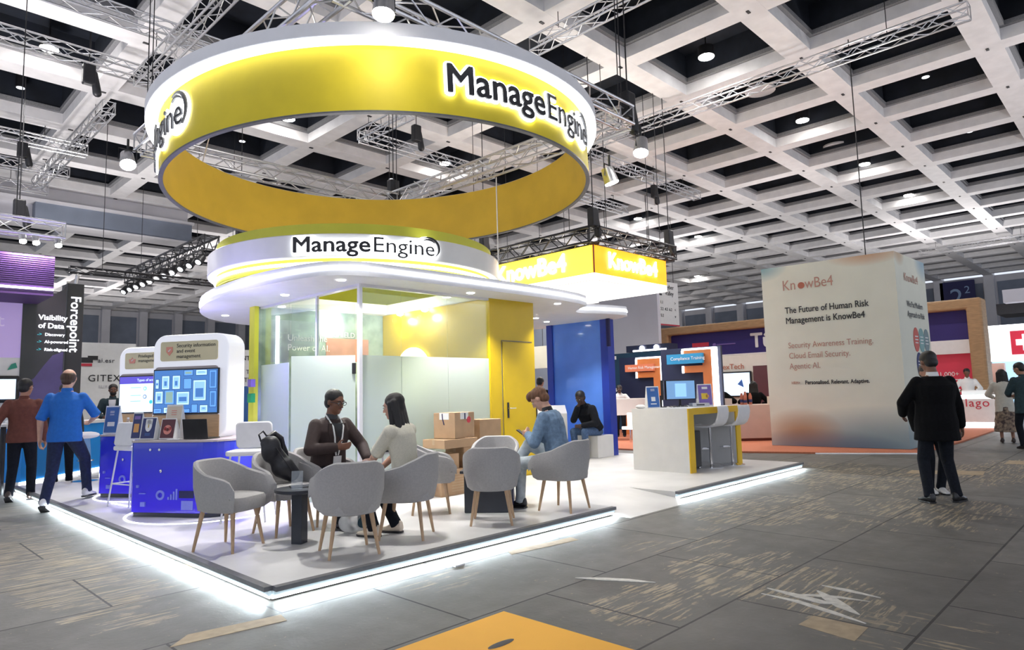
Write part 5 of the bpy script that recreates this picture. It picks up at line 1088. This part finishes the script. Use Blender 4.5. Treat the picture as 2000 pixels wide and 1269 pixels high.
# conference wall
t = thing('white_event_wall', 'white event wall with GITEX lettering behind the kiosks', 'wall panel'); b = MB(); b.box(5.97, 7.7, 26.5, 26.7, 0, 3.52); b.box(7.7, 12.6, 26.5, 26.7, 0, 3.42); b.build('wall_sheet', 'paper', t)
text('lettering', 'GITEX', .33, 'dark', t, (6.22, 26.48, 2.18), space=1.12, off=-.003); text('lettering', 'EUROPE', .14, 'wallgrey', t, (6.55, 26.48, 1.95), space=1.2)
b = MB(); b.box(6.0, 6.35, 26.47, 26.5, 2.82, 3.0); b.box(6.2, 6.5, 26.465, 26.5, 2.92, 3.06); b.build('black_blocks', 'dark', t); b = MB(); b.box(6.0, 6.33, 26.47, 26.5, 2.70, 2.79); b.build('red_bar', 'red', t); text('lettering', 'ai.esr', .22, 'dark', t, (6.5, 26.48, 2.83), space=1.1)
for s, x, z, sz in (('NTE', 11.55, 3.0, .26), ('T', 11.75, 2.45, .24), ('ITE', 11.6, 2.12, .26)): text('lettering', s, sz, 'dark', t, (x, 26.48, z))
t = thing('dark_doorway_panel', 'dark blue poster strip beside the yellow end of the glass room', 'poster'); b = MB(); b.box(11.55, 12.3, 26.3, 26.35, 0, 1.95); b.build('poster_sheet', 'pblue', t)
for x, y, w, m_ in ((4.63, 10.05, 'violet', 'ppurple'), (4.60, 10.1, 'green', 'grn')):
    pass
K['grn'] = mat('leaf_green', (.02, .35, .10), .5, .05, 3)
simple('violet_wall_tag', 'small violet square tag on the yellow end strip of the glass room', 'tag', 'ppurple', 4.56, 4.63, 10.10, 10.22, 1.60, 1.72); simple('green_wall_tag', 'small green square tag on the yellow end strip below the violet one', 'tag', 'grn', 4.56, 4.63, 10.10, 10.22, 1.36, 1.50)
# ================================================================ marks on the floor
K['matty'] = mat('amber_vinyl', (.84, .42, .035), .7, .05, 1.2)
t = tag(simple('floor_sticker', 'amber yellow floor sticker cropped by the bottom edge', 'floor sticker', 'matty', .9, 3.13, 1.0, 3.19, 0, .003), None)
b = MB(); b.ell((2.72, 2.80, .004), (.10, .03, .001)); b.build('dark_print', 'dark', t); b = MB(); b.ell((2.34, 2.98, .004), (.04, .03, .001)); b.build('teal_print', 'cyanp', t) if 'cyanp' in K else b.build('teal_print', mat('teal_print', (.15, .45, .42), .5, .05, 3), t)
K['chalk'] = mat('white_floor_paint', (.62, .60, .55), .7, .15, 20)
ZS = [.0015]
def stroke(pts, w, label, grp=None):
    b = MB(); P = [Vector((x, y)) for x, y in pts]; up, lo = [], []
    for i, p in enumerate(P):
        q = P[min(i+1, len(P)-1)]-P[max(i-1, 0)]; n = Vector((-q.y, q.x)).normalized()*w*1.6*(.15 if i in (0, len(P)-1) else 1)
        up.append(p+n); lo.append(p-n)
    ZS[0] += .0007; b.prism([(q.x, q.y) for q in up+lo[::-1]], .0003, ZS[0]); tag(b.build('paint_stroke', 'chalk'), label, 'floor marking', grp)
G = 'white paint strokes crossing on the hall floor'
stroke([(4.60, 1.97), (4.70, 1.82), (4.76, 1.68), (4.79, 1.50)], .016, 'white paint stroke, upper one of the crossed bunch', G); stroke([(4.82, 1.84), (4.70, 1.72), (4.58, 1.60), (4.48, 1.47)], .028, 'white paint stroke crossing the bunch diagonally', G)
stroke([(4.52, 2.10), (4.50, 1.85), (4.42, 1.60), (4.34, 1.39)], .016, 'white paint stroke, lower long one of the crossed bunch', G); stroke([(4.96, 1.86), (4.95, 1.7), (4.91, 1.47)], .018, 'white paint stroke apart above the crossed bunch', G); stroke([(4.66, 2.12), (4.62, 1.9), (4.58, 1.72), (4.62, 1.62)], .022, 'white paint stroke in the middle of the crossed bunch', G)
stroke([(4.02, 3.32), (4.12, 3.15), (4.22, 2.97), (4.29, 2.79)], .02, 'single long white paint scrape on the floor below the lit platform corner')
K['beiget'] = mat('beige_patch', (.40, .31, .20), .7, .12, 12)
def patch(P, label, g='beige glue patches on the hall floor'):
    b = MB(); b.prism(P, .0005, .002); tag(b.build('glue_patch', 'beiget'), label, 'floor patch', g)
patch([(4.08, 1.68), (4.29, 1.67), (4.28, 1.36), (4.01, 1.35)], 'beige patch just below the white paint strokes'); patch([(11.85, 3.04), (12.3, 3.07), (12.71, 2.15), (12.15, 2.09)], 'beige patch behind the man in the black suit')
patch([(1.45, 4.22), (1.60, 4.36), (2.15, 4.27), (2.12, 4.13)], 'beige strip on the floor at the bottom left of the platform corner'); patch([(4.25, 4.22), (4.32, 4.34), (5.1, 4.25), (5.06, 4.12)], 'beige strip on the floor along the lit platform edge'); patch([(14.0, 2.1), (14.6, 2.1), (14.6, 1.5), (14.0, 1.5)], 'beige patch at the right edge near the standing woman')
b = MB(); b.box(3.66, 3.76, 4.28, 4.33, 0, .012); tag(b.build('paper_scrap', 'paper'), 'tiny white paper scrap on the floor by the lit platform edge', 'litter')
# ================================================================ people
def basis(f, u):
    f = Vector(f).normalized(); u = Vector(u); u = (u-u.dot(f)*f).normalized(); l = u.cross(f); return Matrix((f, l, u)).transposed()
def ik(a, c, l1, l2, hint):
    a, c, hint = Vector(a), Vector(c), Vector(hint); d = c-a; L = min(d.length, (l1+l2)*.995); d.normalize(); c = a+d*L
    x = (l1*l1-l2*l2+L*L)/(2*L); h = math.sqrt(max(0, l1*l1-x*x)); hint = (hint-hint.dot(d)*d).normalized(); return a+d*x+hint*h, c
def ring3(c, lat, fwd, rx, ry, n=20, p=1.0):
    return [c+lat*(rx*cos(t))+fwd*(ry*sin(t)) for t in [2*pi*i/n for i in range(n)]]
def person(label, loc, rz, k=1.0, vox=.011, hip=.93, lean=0, side=0, twist=0, head=(0, 0), hands=None, feet=None, footdir=(0, 0), curl=.5, palms=None,
           skin='skinm', top='shirt', topc='black', sleeve=1.0, hem=-.06, bottom='jeans', skirt=None, shoe='black', hair='short', hairc='hairb', bald=False, z0=0.0, girth=1.0, extras=None, group=None):
    t = thing('person', label, 'person', loc, rad(rz), group); t.scale = (k, k, k)
    cl, sl = cos(rad(lean)), sin(rad(lean)); U = Vector((sl, sin(rad(side)), cl)).normalized(); P = Vector((0, 0, hip))
    latH = Vector((0, 1, 0)); tw = rad(twist); lat = Vector((-sin(tw), cos(tw), 0)); lat = (lat-lat.dot(U)*U).normalized(); fw = lat.cross(U)
    S_ = P+U*.50; N_ = P+U*.555+fw*.01
    hy, hp = rad(head[0]), rad(head[1]); fh = Vector((cos(hy)*cos(hp), sin(hy)*cos(hp), -sin(hp))); HB = basis(fh, U*.4+Vector((0, 0, 1)))
    HC = N_+U*.07+HB @ Vector((.02, 0, .085))
    def torso(b, inf, lo, hi, g=1.0, neck=True):
        T = [(-.22, .175, .125), (-.10, .165, .115), (0, .165, .118), (.10, .150, .108), (.20, .143, .102), (.32, .160, .115), (.42, .172, .112), (.485, .150, .088), (.535, .078, .062), (.60, .055, .055)]
        rs = []
        for q, rx, ry in T:
            if q < lo-.001 or q > hi+.001: continue
            f_ = min(1, max(0, q/.45)); l_ = (latH*(1-f_)+lat*f_).normalized(); ff = l_.cross(U).normalized(); gg = g if q < .45 else 1
            rs.append(ring3(P+U*q, l_, ff, (rx+inf)*(1+(gg-1)*.6), (ry+inf)*gg))
        b.loft(rs)
    arms = {}; hands = hands or {}; palms = palms or {}
    for s, nm in ((1, 'L'), (-1, 'R')):
        sh = S_+lat*(.178*s)-U*.035; tgt, hint = hands.get(nm, ((.04, .27*s, hip-.10), (-1, .4*s, 0)))
        el, wr = ik(sh, tgt, .295, .255, hint); arms[nm] = (sh, el, wr)
    legs = {}; feet = feet or {}
    for s, nm in ((1, 'L'), (-1, 'R')):
        hj = P+Vector((0, .088*s, -.03)); tgt, hint = feet.get(nm, ((0, .11*s, .085), (1, .1*s, 0)))
        kn, an = ik(hj, tgt, .435, .42, hint); legs[nm] = (hj, kn, an)
    # body: one continuous skin
    b = MB(); torso(b, -.004, -.10, .60)
    b.cap(N_-U*.03, HC-HB @ Vector((.03, 0, .04)), .056, .052)
    HB = HB*1.07; hb = lambda x, y, z: HC+HB @ Vector((x, y, z))
    b.ell(hb(-.010, 0, .030), (.094, .075, .088), HB); b.ell(hb(.022, 0, -.030), (.066, .057, .080), HB); b.ell(hb(.055, 0, -.088), (.027, .030, .024), HB)
    b.cap(hb(.086, 0, .008), hb(.103, 0, -.028), .009, .014); b.cap(hb(.074, -.035, .028), hb(.074, .035, .028), .013); b.cap(hb(.070, -.020, -.060), hb(.070, .020, -.060), .014)
    for s in (1, -1): b.ell(hb(-.005, .076*s, -.002), (.020, .011, .031), HB); b.ell(hb(.050, .038*s, -.020), (.026, .022, .022), HB)
    for s, nm in ((1, 'L'), (-1, 'R')):
        sh, el, wr = arms[nm]; b.ell(sh, (.058, .058, .058)); b.cap(sh, el, .050, .040); b.cap(el, wr, .041, .027)
        d = (wr-el).normalized(); pn = Vector(palms.get(nm, (0, -s, 0))); pn = (pn-pn.dot(d)*d).normalized(); th = d.cross(pn)*(1 if s < 0 else -1)
        # thumb on the front side
        if th.dot(fw) < 0 and abs(th.dot(fw)) > .3: th = -th
        pc = wr+d*.052; HM = Matrix((d, th, pn)).transposed(); b.ell(pc, (.050, .040, .017), HM); b.cap(wr-d*.01, wr+d*.03, .027, .026)
        for i, (o, L) in enumerate(((.030, .070), (.010, .078), (-.011, .073), (-.031, .058))):
            c1 = curl*(.8+.1*i); b0 = wr+d*.090+th*o; d1 = d*cos(c1)+pn*sin(c1)+th*(o*1.5); d1.normalize(); d2 = d*cos(c1*2.1)+pn*sin(c1*2.1); m1 = b0+d1*L*.55; b.cap(b0-d*.015, m1, .0105, .0095, 8); b.cap(m1, m1+d2*L*.45, .0095, .008, 8)
        t0 = wr+d*.025+th*.028; t1 = t0+(d*.6+th*.75+pn*.25).normalized()*.040; b.cap(t0, t1, .014, .0115, 8); b.cap(t1, t1+(d*.9+th*.25+pn*.35).normalized()*.032, .0115, .009, 8)
    for nm in 'LR':
        hj, kn, an = legs[nm]; b.cap(hj, kn, .078, .052); b.cap(kn, an, .050, .034)
    body = b.build('body', skin, t, smooth=True, remesh=vox)
    # eyes, brows, mouth
    if vox < .02:
        b = MB()
        for s in (1, -1): b.ell(hb(.079, .032*s, .004), (.011, .012, .008), HB, 10)
        b.build('eyes', 'eyew', body, smooth=True); b = MB()
        for s in (1, -1): b.ell(hb(.087, .032*s, .004), (.005, .006, .006), HB, 8)
        b.build('pupils', 'dark', body, smooth=True); b = MB()
        for s in (1, -1): b.cap(hb(.087, .018*s, .028), hb(.080, .050*s, .027), .005, .003, 6)
        b.build('eyebrows', hairc, body, smooth=True); b = MB(); b.cap(hb(.083, -.021, -.060), hb(.086, 0, -.058), .003, .0065, 8); b.cap(hb(.086, 0, -.058), hb(.083, .021, -.060), .0065, .003, 8); b.build('lips', 'lips', body, smooth=True)
    # hair
    b = MB()
    if bald:
        b.ell(hb(-.024, 0, .012), (.088, .087, .078), HB); b.ell(hb(-.060, 0, -.045), (.042, .060, .045), HB)
    else:
        b.ell(hb(-.022, 0, .048), (.098, .086, .085), HB); b.ell(hb(-.050, 0, -.012), (.062, .074, .070), HB)
        if hair == 'quiff': b.ell(hb(.045, 0, .100), (.062, .062, .034), HB); b.ell(hb(.082, .010, .085), (.030, .050, .026), HB); b.ell(hb(.098, .015, .062), (.014, .030, .024), HB)
        if hair == 'long':
            for y in (-.07, -.035, 0, .035, .07): b.cap(hb(-.045, y, .03), hb(-.080-.02*cos(y*30), y*1.5, -.29), .044, .026)
            for s in (1, -1): b.cap(hb(.0, .078*s, .03), hb(.005, .088*s, -.17), .026, .022)
        if hair == 'bun': b.ell(hb(-.10, 0, .05), (.05, .06, .06), HB)
    b.build('hair', hairc, t, smooth=True, remesh=max(.009, vox*.9))
    # trousers or skirt
    b = MB(); seated = legs['L'][1].z > hip-.25
    torso(b, .012, -.10, .10)
    for nm in 'LR':
        hj, kn, an = legs[nm]; dd = (an-kn).normalized(); b.cap(hj, kn, .098, .070)
        if not skirt: b.cap(kn, an-dd*.01, .069, .056); b.cyl(an-dd*.05, an+dd*.02, .058, .060)
    if skirt:
        rs = []
        for i in range(9):
            q = i/8; z = hip+.05-q*(hip-.22); rs.append(ring3(Vector((-.02*q, 0, z)), Vector((0, 1, 0)), Vector((1, 0, 0)), .16+.10*q+.012*(i % 2), .13+.12*q))
        b.loft(rs)
    b.build('skirt' if skirt else 'trousers', skirt or bottom, t, smooth=True, remesh=vox)
    # shoes
    for s, nm in ((1, 'L'), (-1, 'R')):
        hj, kn, an = legs[nm]; a = rad(footdir[0 if s > 0 else 1]); sh_ = (an-kn).normalized(); fd = Vector((cos(a), sin(a), 0)); tip = feet.get(nm+'p', 0); fd = Vector((fd.x*cos(rad(tip)), fd.y*cos(rad(tip)), sin(rad(tip))))
        up = Vector((0, 0, 1)); up = (up-up.dot(fd)*fd).normalized(); l_ = up.cross(fd); b = MB(); rs = []
        for x, w, h0, h1 in ((-.075, .022, -.060, -.01), (-.062, .036, -.078, .03), (-.02, .040, -.080, .045), (.04, .042, -.080, .015), (.10, .047, -.080, -.022), (.155, .043, -.078, -.035), (.185, .025, -.070, -.045)):
            c = an+fd*x+up*((h0+h1)/2); rs.append([c+l_*(w*cos(q))+up*((h1-h0)/2*sin(q)) for q in [2*pi*i/16 for i in range(16)]])
        b.loft(rs); o = b.build('shoe', shoe, t, smooth=True)
        if not skirt and vox < .02:
            b = MB(); rs = [[an+fd*x+up*z+l_*(w*m_) for m_, z in ((-1, -.083), (1, -.083), (1, -.066), (-1, -.066))] for x, w in ((-.078, .02), (-.06, .040), (0, .043), (.1, .050), (.16, .045), (.19, .022))]; b.loft(rs); b.build('shoe_sole', feet.get('sole', 'black'), o)
    # top garment
    b = MB(); inf = .030 if top in ('jacket', 'blazer', 'denim') else .016
    torso(b, inf, hem, .535, girth)
    for nm in 'LR':
        sh, el, wr = arms[nm]; ai = .012 if top == 'shirt' else .018; b.ell(sh-U*.008, (.054+ai, .054+ai, .050+ai)); 
        if sleeve >= .9: b.cap(sh, el, .056+ai, .047+ai); b.cap(el, wr-(wr-el).normalized()*.02, .047+ai, .035+ai); 
        else:
            e2 = sh+(el-sh)*min(1, sleeve*2); b.cap(sh, e2, .052+ai, .047+ai); b.cyl(sh+(e2-sh)*.7, e2+(e2-sh).normalized()*.03, .048+ai, .052+ai)
    nm = {'shirt': 'shirt', 'blazer': 'blazer', 'jacket': 'jacket', 'denim': 'denim_jacket', 'knit': 'knit_top'}[top]
    b.build(nm, topc, t, smooth=True, remesh=vox)
    b = MB(); rs = []
    for q, r0 in ((.515, .080), (.56, .066), (.585, .062)):
        rs.append(ring3(P+U*q+fw*.004, lat, fw, r0, r0*.92))
    b.loft(rs, cap=False); rs2 = [ring3(P+U*q+fw*.004, lat, fw, r0-.006, (r0-.006)*.92) for q, r0 in ((.585, .062), (.515, .080))]; b.loft([rs[2]]+[rs2[0]], cap=False); b.build('collar', extras.get('collar', topc) if extras else topc, t, smooth=True)
    if extras and 'lanyard' in extras:
        b = MB(); fr = lambda q, y, o=0: P+U*q+lat*y+fw*((.150 if q > .3 else .142)+o+inf-.016)
        for s in (1, -1): b.tube([P+U*.58+lat*(.055*s)-fw*.03, P+U*.55+lat*(.070*s)+fw*.04, fr(.47, .062*s, -.02), fr(.36, .045*s, .0), fr(.24, .028*s), fr(.17, .012*s)], .0085, 6)
        ly = b.build('lanyard', 'paper', t, smooth=True); b = MB(); b.obox(fr(.10, 0, .012), .006, .095, .13, M=Matrix((fw, lat, U)).transposed()); b.build('name_badge', 'paper', ly)
    if extras and extras.get('shirtfront'):
        b = MB(); fr = lambda q, y, o=0: P+U*q+lat*y+fw*(.158+o-(.020 if q > .45 else 0))
        b.loft([[fr(q, -w, -.02), fr(q, -w*.5, .002), fr(q, w*.5, .002), fr(q, w, -.02)][::1]+[fr(q, w, -.05), fr(q, -w, -.05)] for q, w in ((.50, .075), (.44, .070), (.36, .055), (.26, .035), (.16, .012))]); b.build('shirt_front', extras['shirtfront'], t, smooth=True)
        b = MB()
        for s in (1, -1): b.loft([[fr(q, s*w0, -.006), fr(q, s*w1, -.012), fr(q, s*w1, -.03), fr(q, s*w0, -.03)] for q, w0, w1 in ((.50, .070, .10), (.42, .068, .115), (.32, .048, .085), (.20, .018, .03))])
        b.build('lapels', topc, t, smooth=True)
    if extras and 'glasses' in extras:
        b = MB()
        for s in (1, -1):
            b.tube([hb(.098, .034*s+.024*cos(q), .004+.018*sin(q)) for q in [2*pi*i/14 for i in range(14)]], .003, 6, close=True); b.tube([hb(.096, .058*s, .008), hb(.02, .082*s, .01)], .003, 6)
        b.tube([hb(.100, -.010, .006), hb(.100, .010, .006)], .003, 6); b.build('spectacles', 'black', t, smooth=True)
    if extras and 'beard' in extras:
        b = MB(); b.ell(hb(.030, 0, -.055), (.067, .060, .058), HB); b.build('beard', hairc, t, smooth=True)
    t['_'] = 0; del t['_']
    return t, dict(arms=arms, HC=HC, HB=HB, P=P, U=U, fw=fw, lat=lat)
K['eyew'] = mat('eye_white', (.6, .58, .55), .3, .02, 5); K['lips'] = mat('lip_tone', (.36, .12, .09), .5, .05, 5)
K['blazerb'] = mat('dark_brown_blazer', (.040, .024, .022), .8, .1, 40, bump=.3); K['creamk'] = mat('cream_knit', (.66, .63, .52), .95, .05, 80, bump=.9, bscale=220); K['denim'] = mat('denim_blue', (.17, .26, .38), .85, .18, 25, bump=.4); K['bleach'] = mat('bleached_denim', (.42, .47, .50), .85, .12, 20, bump=.4)
K['blues'] = mat('bright_blue_shirt', (.012, .14, .52), .8, .05, 30, bump=.25); K['brownj'] = mat('rust_brown_jacket', (.145, .042, .028), .8, .12, 20, bump=.3); K['blackw'] = mat('black_wool_suit', (.005, .005, .006), .9, .15, 40, bump=.2, spec=.15); K['btrous'] = mat('charcoal_trousers', (.010, .012, .018), .9, .15, 40, bump=.2, spec=.2)
K['skirt'] = mat('patterned_skirt', (.32, .24, .17), .9, .2, 16, col2=(.07, .05, .05)); K['creamj'] = mat('cream_jacket', (.62, .60, .52), .85, .05, 20, bump=.3); K['sneak'] = mat('brown_leather_shoe', (.05, .035, .03), .5, .2, 20); K['bjean'] = mat('mid_blue_jeans', (.05, .10, .21), .85, .2, 30, bump=.3)
K['shoew'] = mat('white_sneaker', (.75, .74, .72), .5, .05, 10); K['dteal'] = mat('dark_teal_blazer', (.02, .045, .055), .8, .15, 30)
SH = .47+.085
def sit(z=.085, dx=.42, sp=.11, kz=0): return {'L': ((dx, sp, z), (1, .15, 1)), 'R': ((dx, -sp, z), (1, -.15, 1))}
# man in blazer
person('man in dark brown blazer, glasses and white lanyard, seated with one hand raised', (3.74, 6.42, ZP), -88, 1.0, .010, hip=SH, lean=7, twist=0, head=(14, 12),
       hands={'R': ((.34, -.12, .80), (-.4, -1, -.5)), 'L': ((.40, .22, .66), (-.3, 1, -.6))}, palms={'R': (.3, 1, .2), 'L': (0, -.3, -1)}, curl=.45, feet=sit(.085, .46, .13), skin='skind', top='blazer', topc='blazerb', bottom='btrous', girth=1.12,
       extras={'lanyard': 1, 'glasses': 1, 'shirtfront': 'black', 'collar': 'black'})
# woman in cream
person('seated woman with long dark hair in a cream short sleeved knit top', (3.87, 5.20, ZP), 112, .96, .010, hip=SH, lean=10, head=(8, 10), hands={'L': ((.44, .08, .62), (-.3, 1, -.5)), 'R': ((.42, -.12, .60), (-.3, -1, -.5))}, palms={'L': (0, 0, -1), 'R': (0, 0, -1)},
       feet={'L': ((.30, .14, .085), (1, .1, 1)), 'R': ((.20, -.10, .085), (1, -.1, 1))}, skin='skinl', top='knit', topc='creamk', sleeve=.42, bottom='btrous', shoe='pcream', hair='long', hem=-.10)
b = MB(); b.ell((0, 0, 0), (.17, .12, .05)); b.ell((.08, .08, -.03), (.12, .10, .08)); b.ell((-.1, .02, -.01), (.08, .09, .05)); o = b.build('folded_jacket', 'pmaroon', None, smooth=True, remesh=.012); o.location = (3.72, 5.66, ZP+.63); tag(o, 'dark reddish jacket bundled on the lap of the woman in cream', 'jacket')
# man in denim
person('man in denim jacket and pale jeans sitting cross legged, looking down at his phone', (5.83, 4.98, ZP), 108, 1.0, .010, hip=SH+.01, lean=14, head=(6, 38), hands={'L': ((.36, .06, .82), (-.3, .8, -1)), 'R': ((.37, -.05, .80), (-.3, -.8, -1))}, palms={'L': (.1, -1, .4), 'R': (.1, 1, .4)}, curl=.7,
       feet={'L': ((.46, .10, .085), (1, .1, 1)), 'R': ((.60, .10, .36), (.5, -.1, 1)), 'Rp': -35}, skin='skinl', top='denim', topc='denim', bottom='bleach', shoe='black', hair='quiff', hairc='hairli', extras={'collar': 'black'})
t = thing('mobile_phone', 'dark phone held by the man in the denim jacket', 'phone', (5.83+.46*cos(rad(108)), 4.98+.46*sin(rad(108)), ZP+.83), rad(108)); M = Matrix.Rotation(rad(-35), 3, 'Y'); b = MB(); b.obox((0, 0, 0), .15, .075, .009, M=M); b.build('case', 'black', t); b = MB(); b.obox(M @ Vector((0, 0, .0052)), .14, .068, .001, M=M); b.build('screen', 'dark', t)
# man in bright blue shirt
person('man in a bright blue shirt with a bald spot walking away past the kiosks', (2.28, 10.75, 0), 62, 1.06, .011, hip=.95, lean=2, head=(-4, 10), hands={'R': ((.34, -.20, 1.10), (-.6, -1, -.5)), 'L': ((.02, .28, .90), (-1, .3, 0))}, palms={'R': (0, 1, .3)}, feet={'L': ((-.22, .13, .13), (1, .1, 0)), 'R': ((.28, -.20, .20), (1, -.1, 0)), 'Lp': -25}, footdir=(4, -12), skin='skinl', topc='blues', sleeve=.45, hem=-.10, bottom='jeans', shoe='shoew', bald=True, hairc='hairbr', girth=1.15)
# man in brown jacket
person('man in a rust brown jacket walking away at the left edge', (2.07, 12.3, 0), 70, 1.01, .012, hip=.95, head=(-25, 4), hands={'L': ((-.08, .36, .92), (-1, .4, 0)), 'R': ((.06, -.27, .88), (-1, -.3, 0))}, feet={'L': ((-.16, .10, .12), (1, .1, 0)), 'R': ((.12, -.11, .085), (1, -.1, 0)), 'Lp': -25}, skin='skinm', top='jacket', topc='brownj', bottom='btrous', shoe='sneak', hem=-.10, girth=1.05)
person('second man half hidden behind the man in the rust brown jacket, only his head showing', (2.95, 14.0, 0), 250, 1.0, .018, hip=.93, skin='skind', top='jacket', topc='black', bottom='btrous', head=(0, 10))
# man behind azure counter
person('bearded man in a dark teal blazer smiling behind the azure counter', (4.55, 17.2, 0), 252, 1.04, .014, hip=.93, head=(8, 8), hands={'L': ((.25, .25, 1.05), (-1, 1, -.5)), 'R': ((.30, -.15, 1.05), (-1, -1, -.5))}, skin='skind', top='blazer', topc='dteal', bottom='btrous', extras={'shirtfront': 'paper', 'beard': 1})
# person behind glass door
person('person in dark clothes leaning behind the open frosted door, arm hanging down', (4.72, 8.78, ZP), -50, .98, .012, hip=.93, lean=26, head=(0, 20), hands={'L': ((.25, .22, .80), (-1, .3, 0)), 'R': ((.22, -.12, .72), (-1, -.3, 0))}, feet={'L': ((.05, .12, .085), (1, .1, 0)), 'R': ((-.08, -.12, .085), (1, -.1, 0))}, skin='skinm', top='shirt', topc='black', sleeve=.45, bottom='jeans', shoe='black')
# big man in suit
person('stout man in a black suit seen from behind, standing on the hall floor at right', (9.22, 2.00, 0), 38, 1.0, .011, hip=.94, head=(6, 22), lean=-1, hands={'R': ((.06, -.31, .86), (-1, -.4, 0)), 'L': ((.24, .26, 1.02), (-.7, 1, -.3))}, palms={'L': (0, -1, 0)}, feet={'L': ((-.03, .16, .085), (1, .1, 0)), 'R': ((.02, -.17, .085), (1, -.1, 0))}, footdir=(8, -50), skin='skind', top='blazer', topc='blackw', bottom='btrous', shoe='black', hem=-.22, girth=1.35, extras={'collar': 'paper'})
person('person hidden behind the man in the black suit, only white shoes and dark legs showing', (9.9, 2.22, 0), 215, .93, .016, hip=.93, skin='skinm', top='jacket', topc='blackw', bottom='btrous', shoe='shoew', head=(0, 10), feet={'L': ((-.0, .07, .085), (1, .1, 0)), 'R': ((.0, -.07, .085), (1, -.1, 0))}, hands={'R': ((.04, -.2, .86), (-1, -.4, 0)), 'L': ((.04, .2, .86), (-1, .4, 0))})
# seated man in black
person('man in black jumper and blue jeans hunched on the white cube by the blue wall', (10.74, 8.26, ZP), 178, 1.04, .013, hip=.43+.09, lean=30, head=(8, 25), hands={'L': ((.45, .10, .62), (-.3, 1, -1)), 'R': ((.42, -.02, .95), (0, -.5, -1))}, feet=sit(.085, .40, .12), skin='skindd', top='jacket', topc='btrous', bottom='bjean', shoe='black', girth=1.2)
person('man in a dark suit standing between the yellow wall and the blue wall, looking down', (11.75, 10.6, 0), 20, 1.0, .015, hip=.93, head=(0, 25), hands={'L': ((.35, .10, 1.15), (-.5, 1, -1)), 'R': ((.35, -.12, 1.15), (-.5, -1, -1))}, skin='skinm', top='blazer', topc='blackw', bottom='btrous', extras={'collar': 'paper'})
person('person further back beyond the man in the dark suit, head only in view', (13.6, 12.6, 0), 230, 1.04, .02, hip=.93, skin='skinm', top='jacket', topc='dteal', bottom='btrous')
person('person in a white top leaning over the counter right of the blue wall', (16.6, 11.75, 0), 215, .92, .018, hip=.95, lean=30, head=(0, 15), hands={'L': ((.45, .2, 1.1), (-1, 1, 0)), 'R': ((.45, -.2, 1.1), (-1, -1, 0))}, skin='skindd', top='shirt', topc='paper', bottom='btrous')
person('person in a black hooded top seated with back to the viewer before the bright screen', (16.9, 8.75, 0), 20, 1.05, .016, hip=.70, lean=8, hair='bun', head=(0, 5), hands={'L': ((.3, .25, .95), (-1, 1, 0)), 'R': ((.3, -.25, .95), (-1, -1, 0))}, feet={'L': ((.35, .12, .25), (1, .1, 1)), 'R': ((.35, -.12, .25), (1, -.1, 1))}, skin='skindd', top='jacket', topc='blackw', bottom='btrous', girth=1.25)
t = thing('bar_stool', 'dark stool under the person in the black hooded top', 'stool', (16.9, 8.75, 0)); b = MB(); b.cyl((0, 0, .52), (0, 0, .60), .2, .2); b.build('seat', 'black', t, smooth=True); b = MB(); b.cyl((0, 0, 0), (0, 0, .52), .03, .03); b.cyl((0, 0, 0), (0, 0, .02), .22, .22); b.build('post', 'chrome', t, smooth=True)
person('dark haired person beside the left edge of the cream cube', (17.6, 8.05, 0), 30, .98, .02, hip=.75, hair='long', skin='skinm', top='jacket', topc='blackw', bottom='btrous', feet={'L': ((.35, .12, .25), (1, .1, 1)), 'R': ((.35, -.12, .25), (1, -.1, 1))}, hands={'L': ((.3, .25, .95), (-1, 1, 0)), 'R': ((.3, -.25, .95), (-1, -1, 0))})
t = thing('bar_stool', 'dark stool under the dark haired person by the cream cube', 'stool', (17.6, 8.05, 0)); b = MB(); b.cyl((0, 0, .55), (0, 0, .62), .2, .2); b.build('seat', 'black', t, smooth=True); b = MB(); b.cyl((0, 0, 0), (0, 0, .55), .03, .03); b.cyl((0, 0, 0), (0, 0, .02), .22, .22); b.build('post', 'chrome', t, smooth=True)
person('woman in a cream jacket and long patterned skirt at the glowing counter', (18.7, 2.68, 0), 12, .93, .016, hip=.95, lean=6, hair='long', head=(5, 10), hands={'L': ((.35, .20, 1.10), (-1, 1, -.3)), 'R': ((.30, -.10, 1.05), (-1, -1, -.3))}, skin='skinm', top='jacket', topc='creamj', skirt='skirt', shoe='sneak', hem=-.22)
person('man in a dark coat at the right edge, looking at a phone', (17.2, 2.12, 0), 40, .99, .016, hip=.95, head=(30, 20), hands={'L': ((.33, .10, 1.10), (-1, 1, -.3)), 'R': ((.33, -.10, 1.10), (-1, -1, -.3))}, skin='skinm', top='blazer', topc='dteal', bottom='btrous', hem=-.22)
person('man in a white shirt behind the glowing counter', (24.6, 4.40, 0), 190, 1.02, .02, hip=.93, head=(0, 15), hands={'L': ((.3, .2, 1.1), (-1, 1, -.3)), 'R': ((.3, -.2, 1.1), (-1, -1, -.3))}, skin='skind', top='shirt', topc='paper', bottom='btrous')
bake()
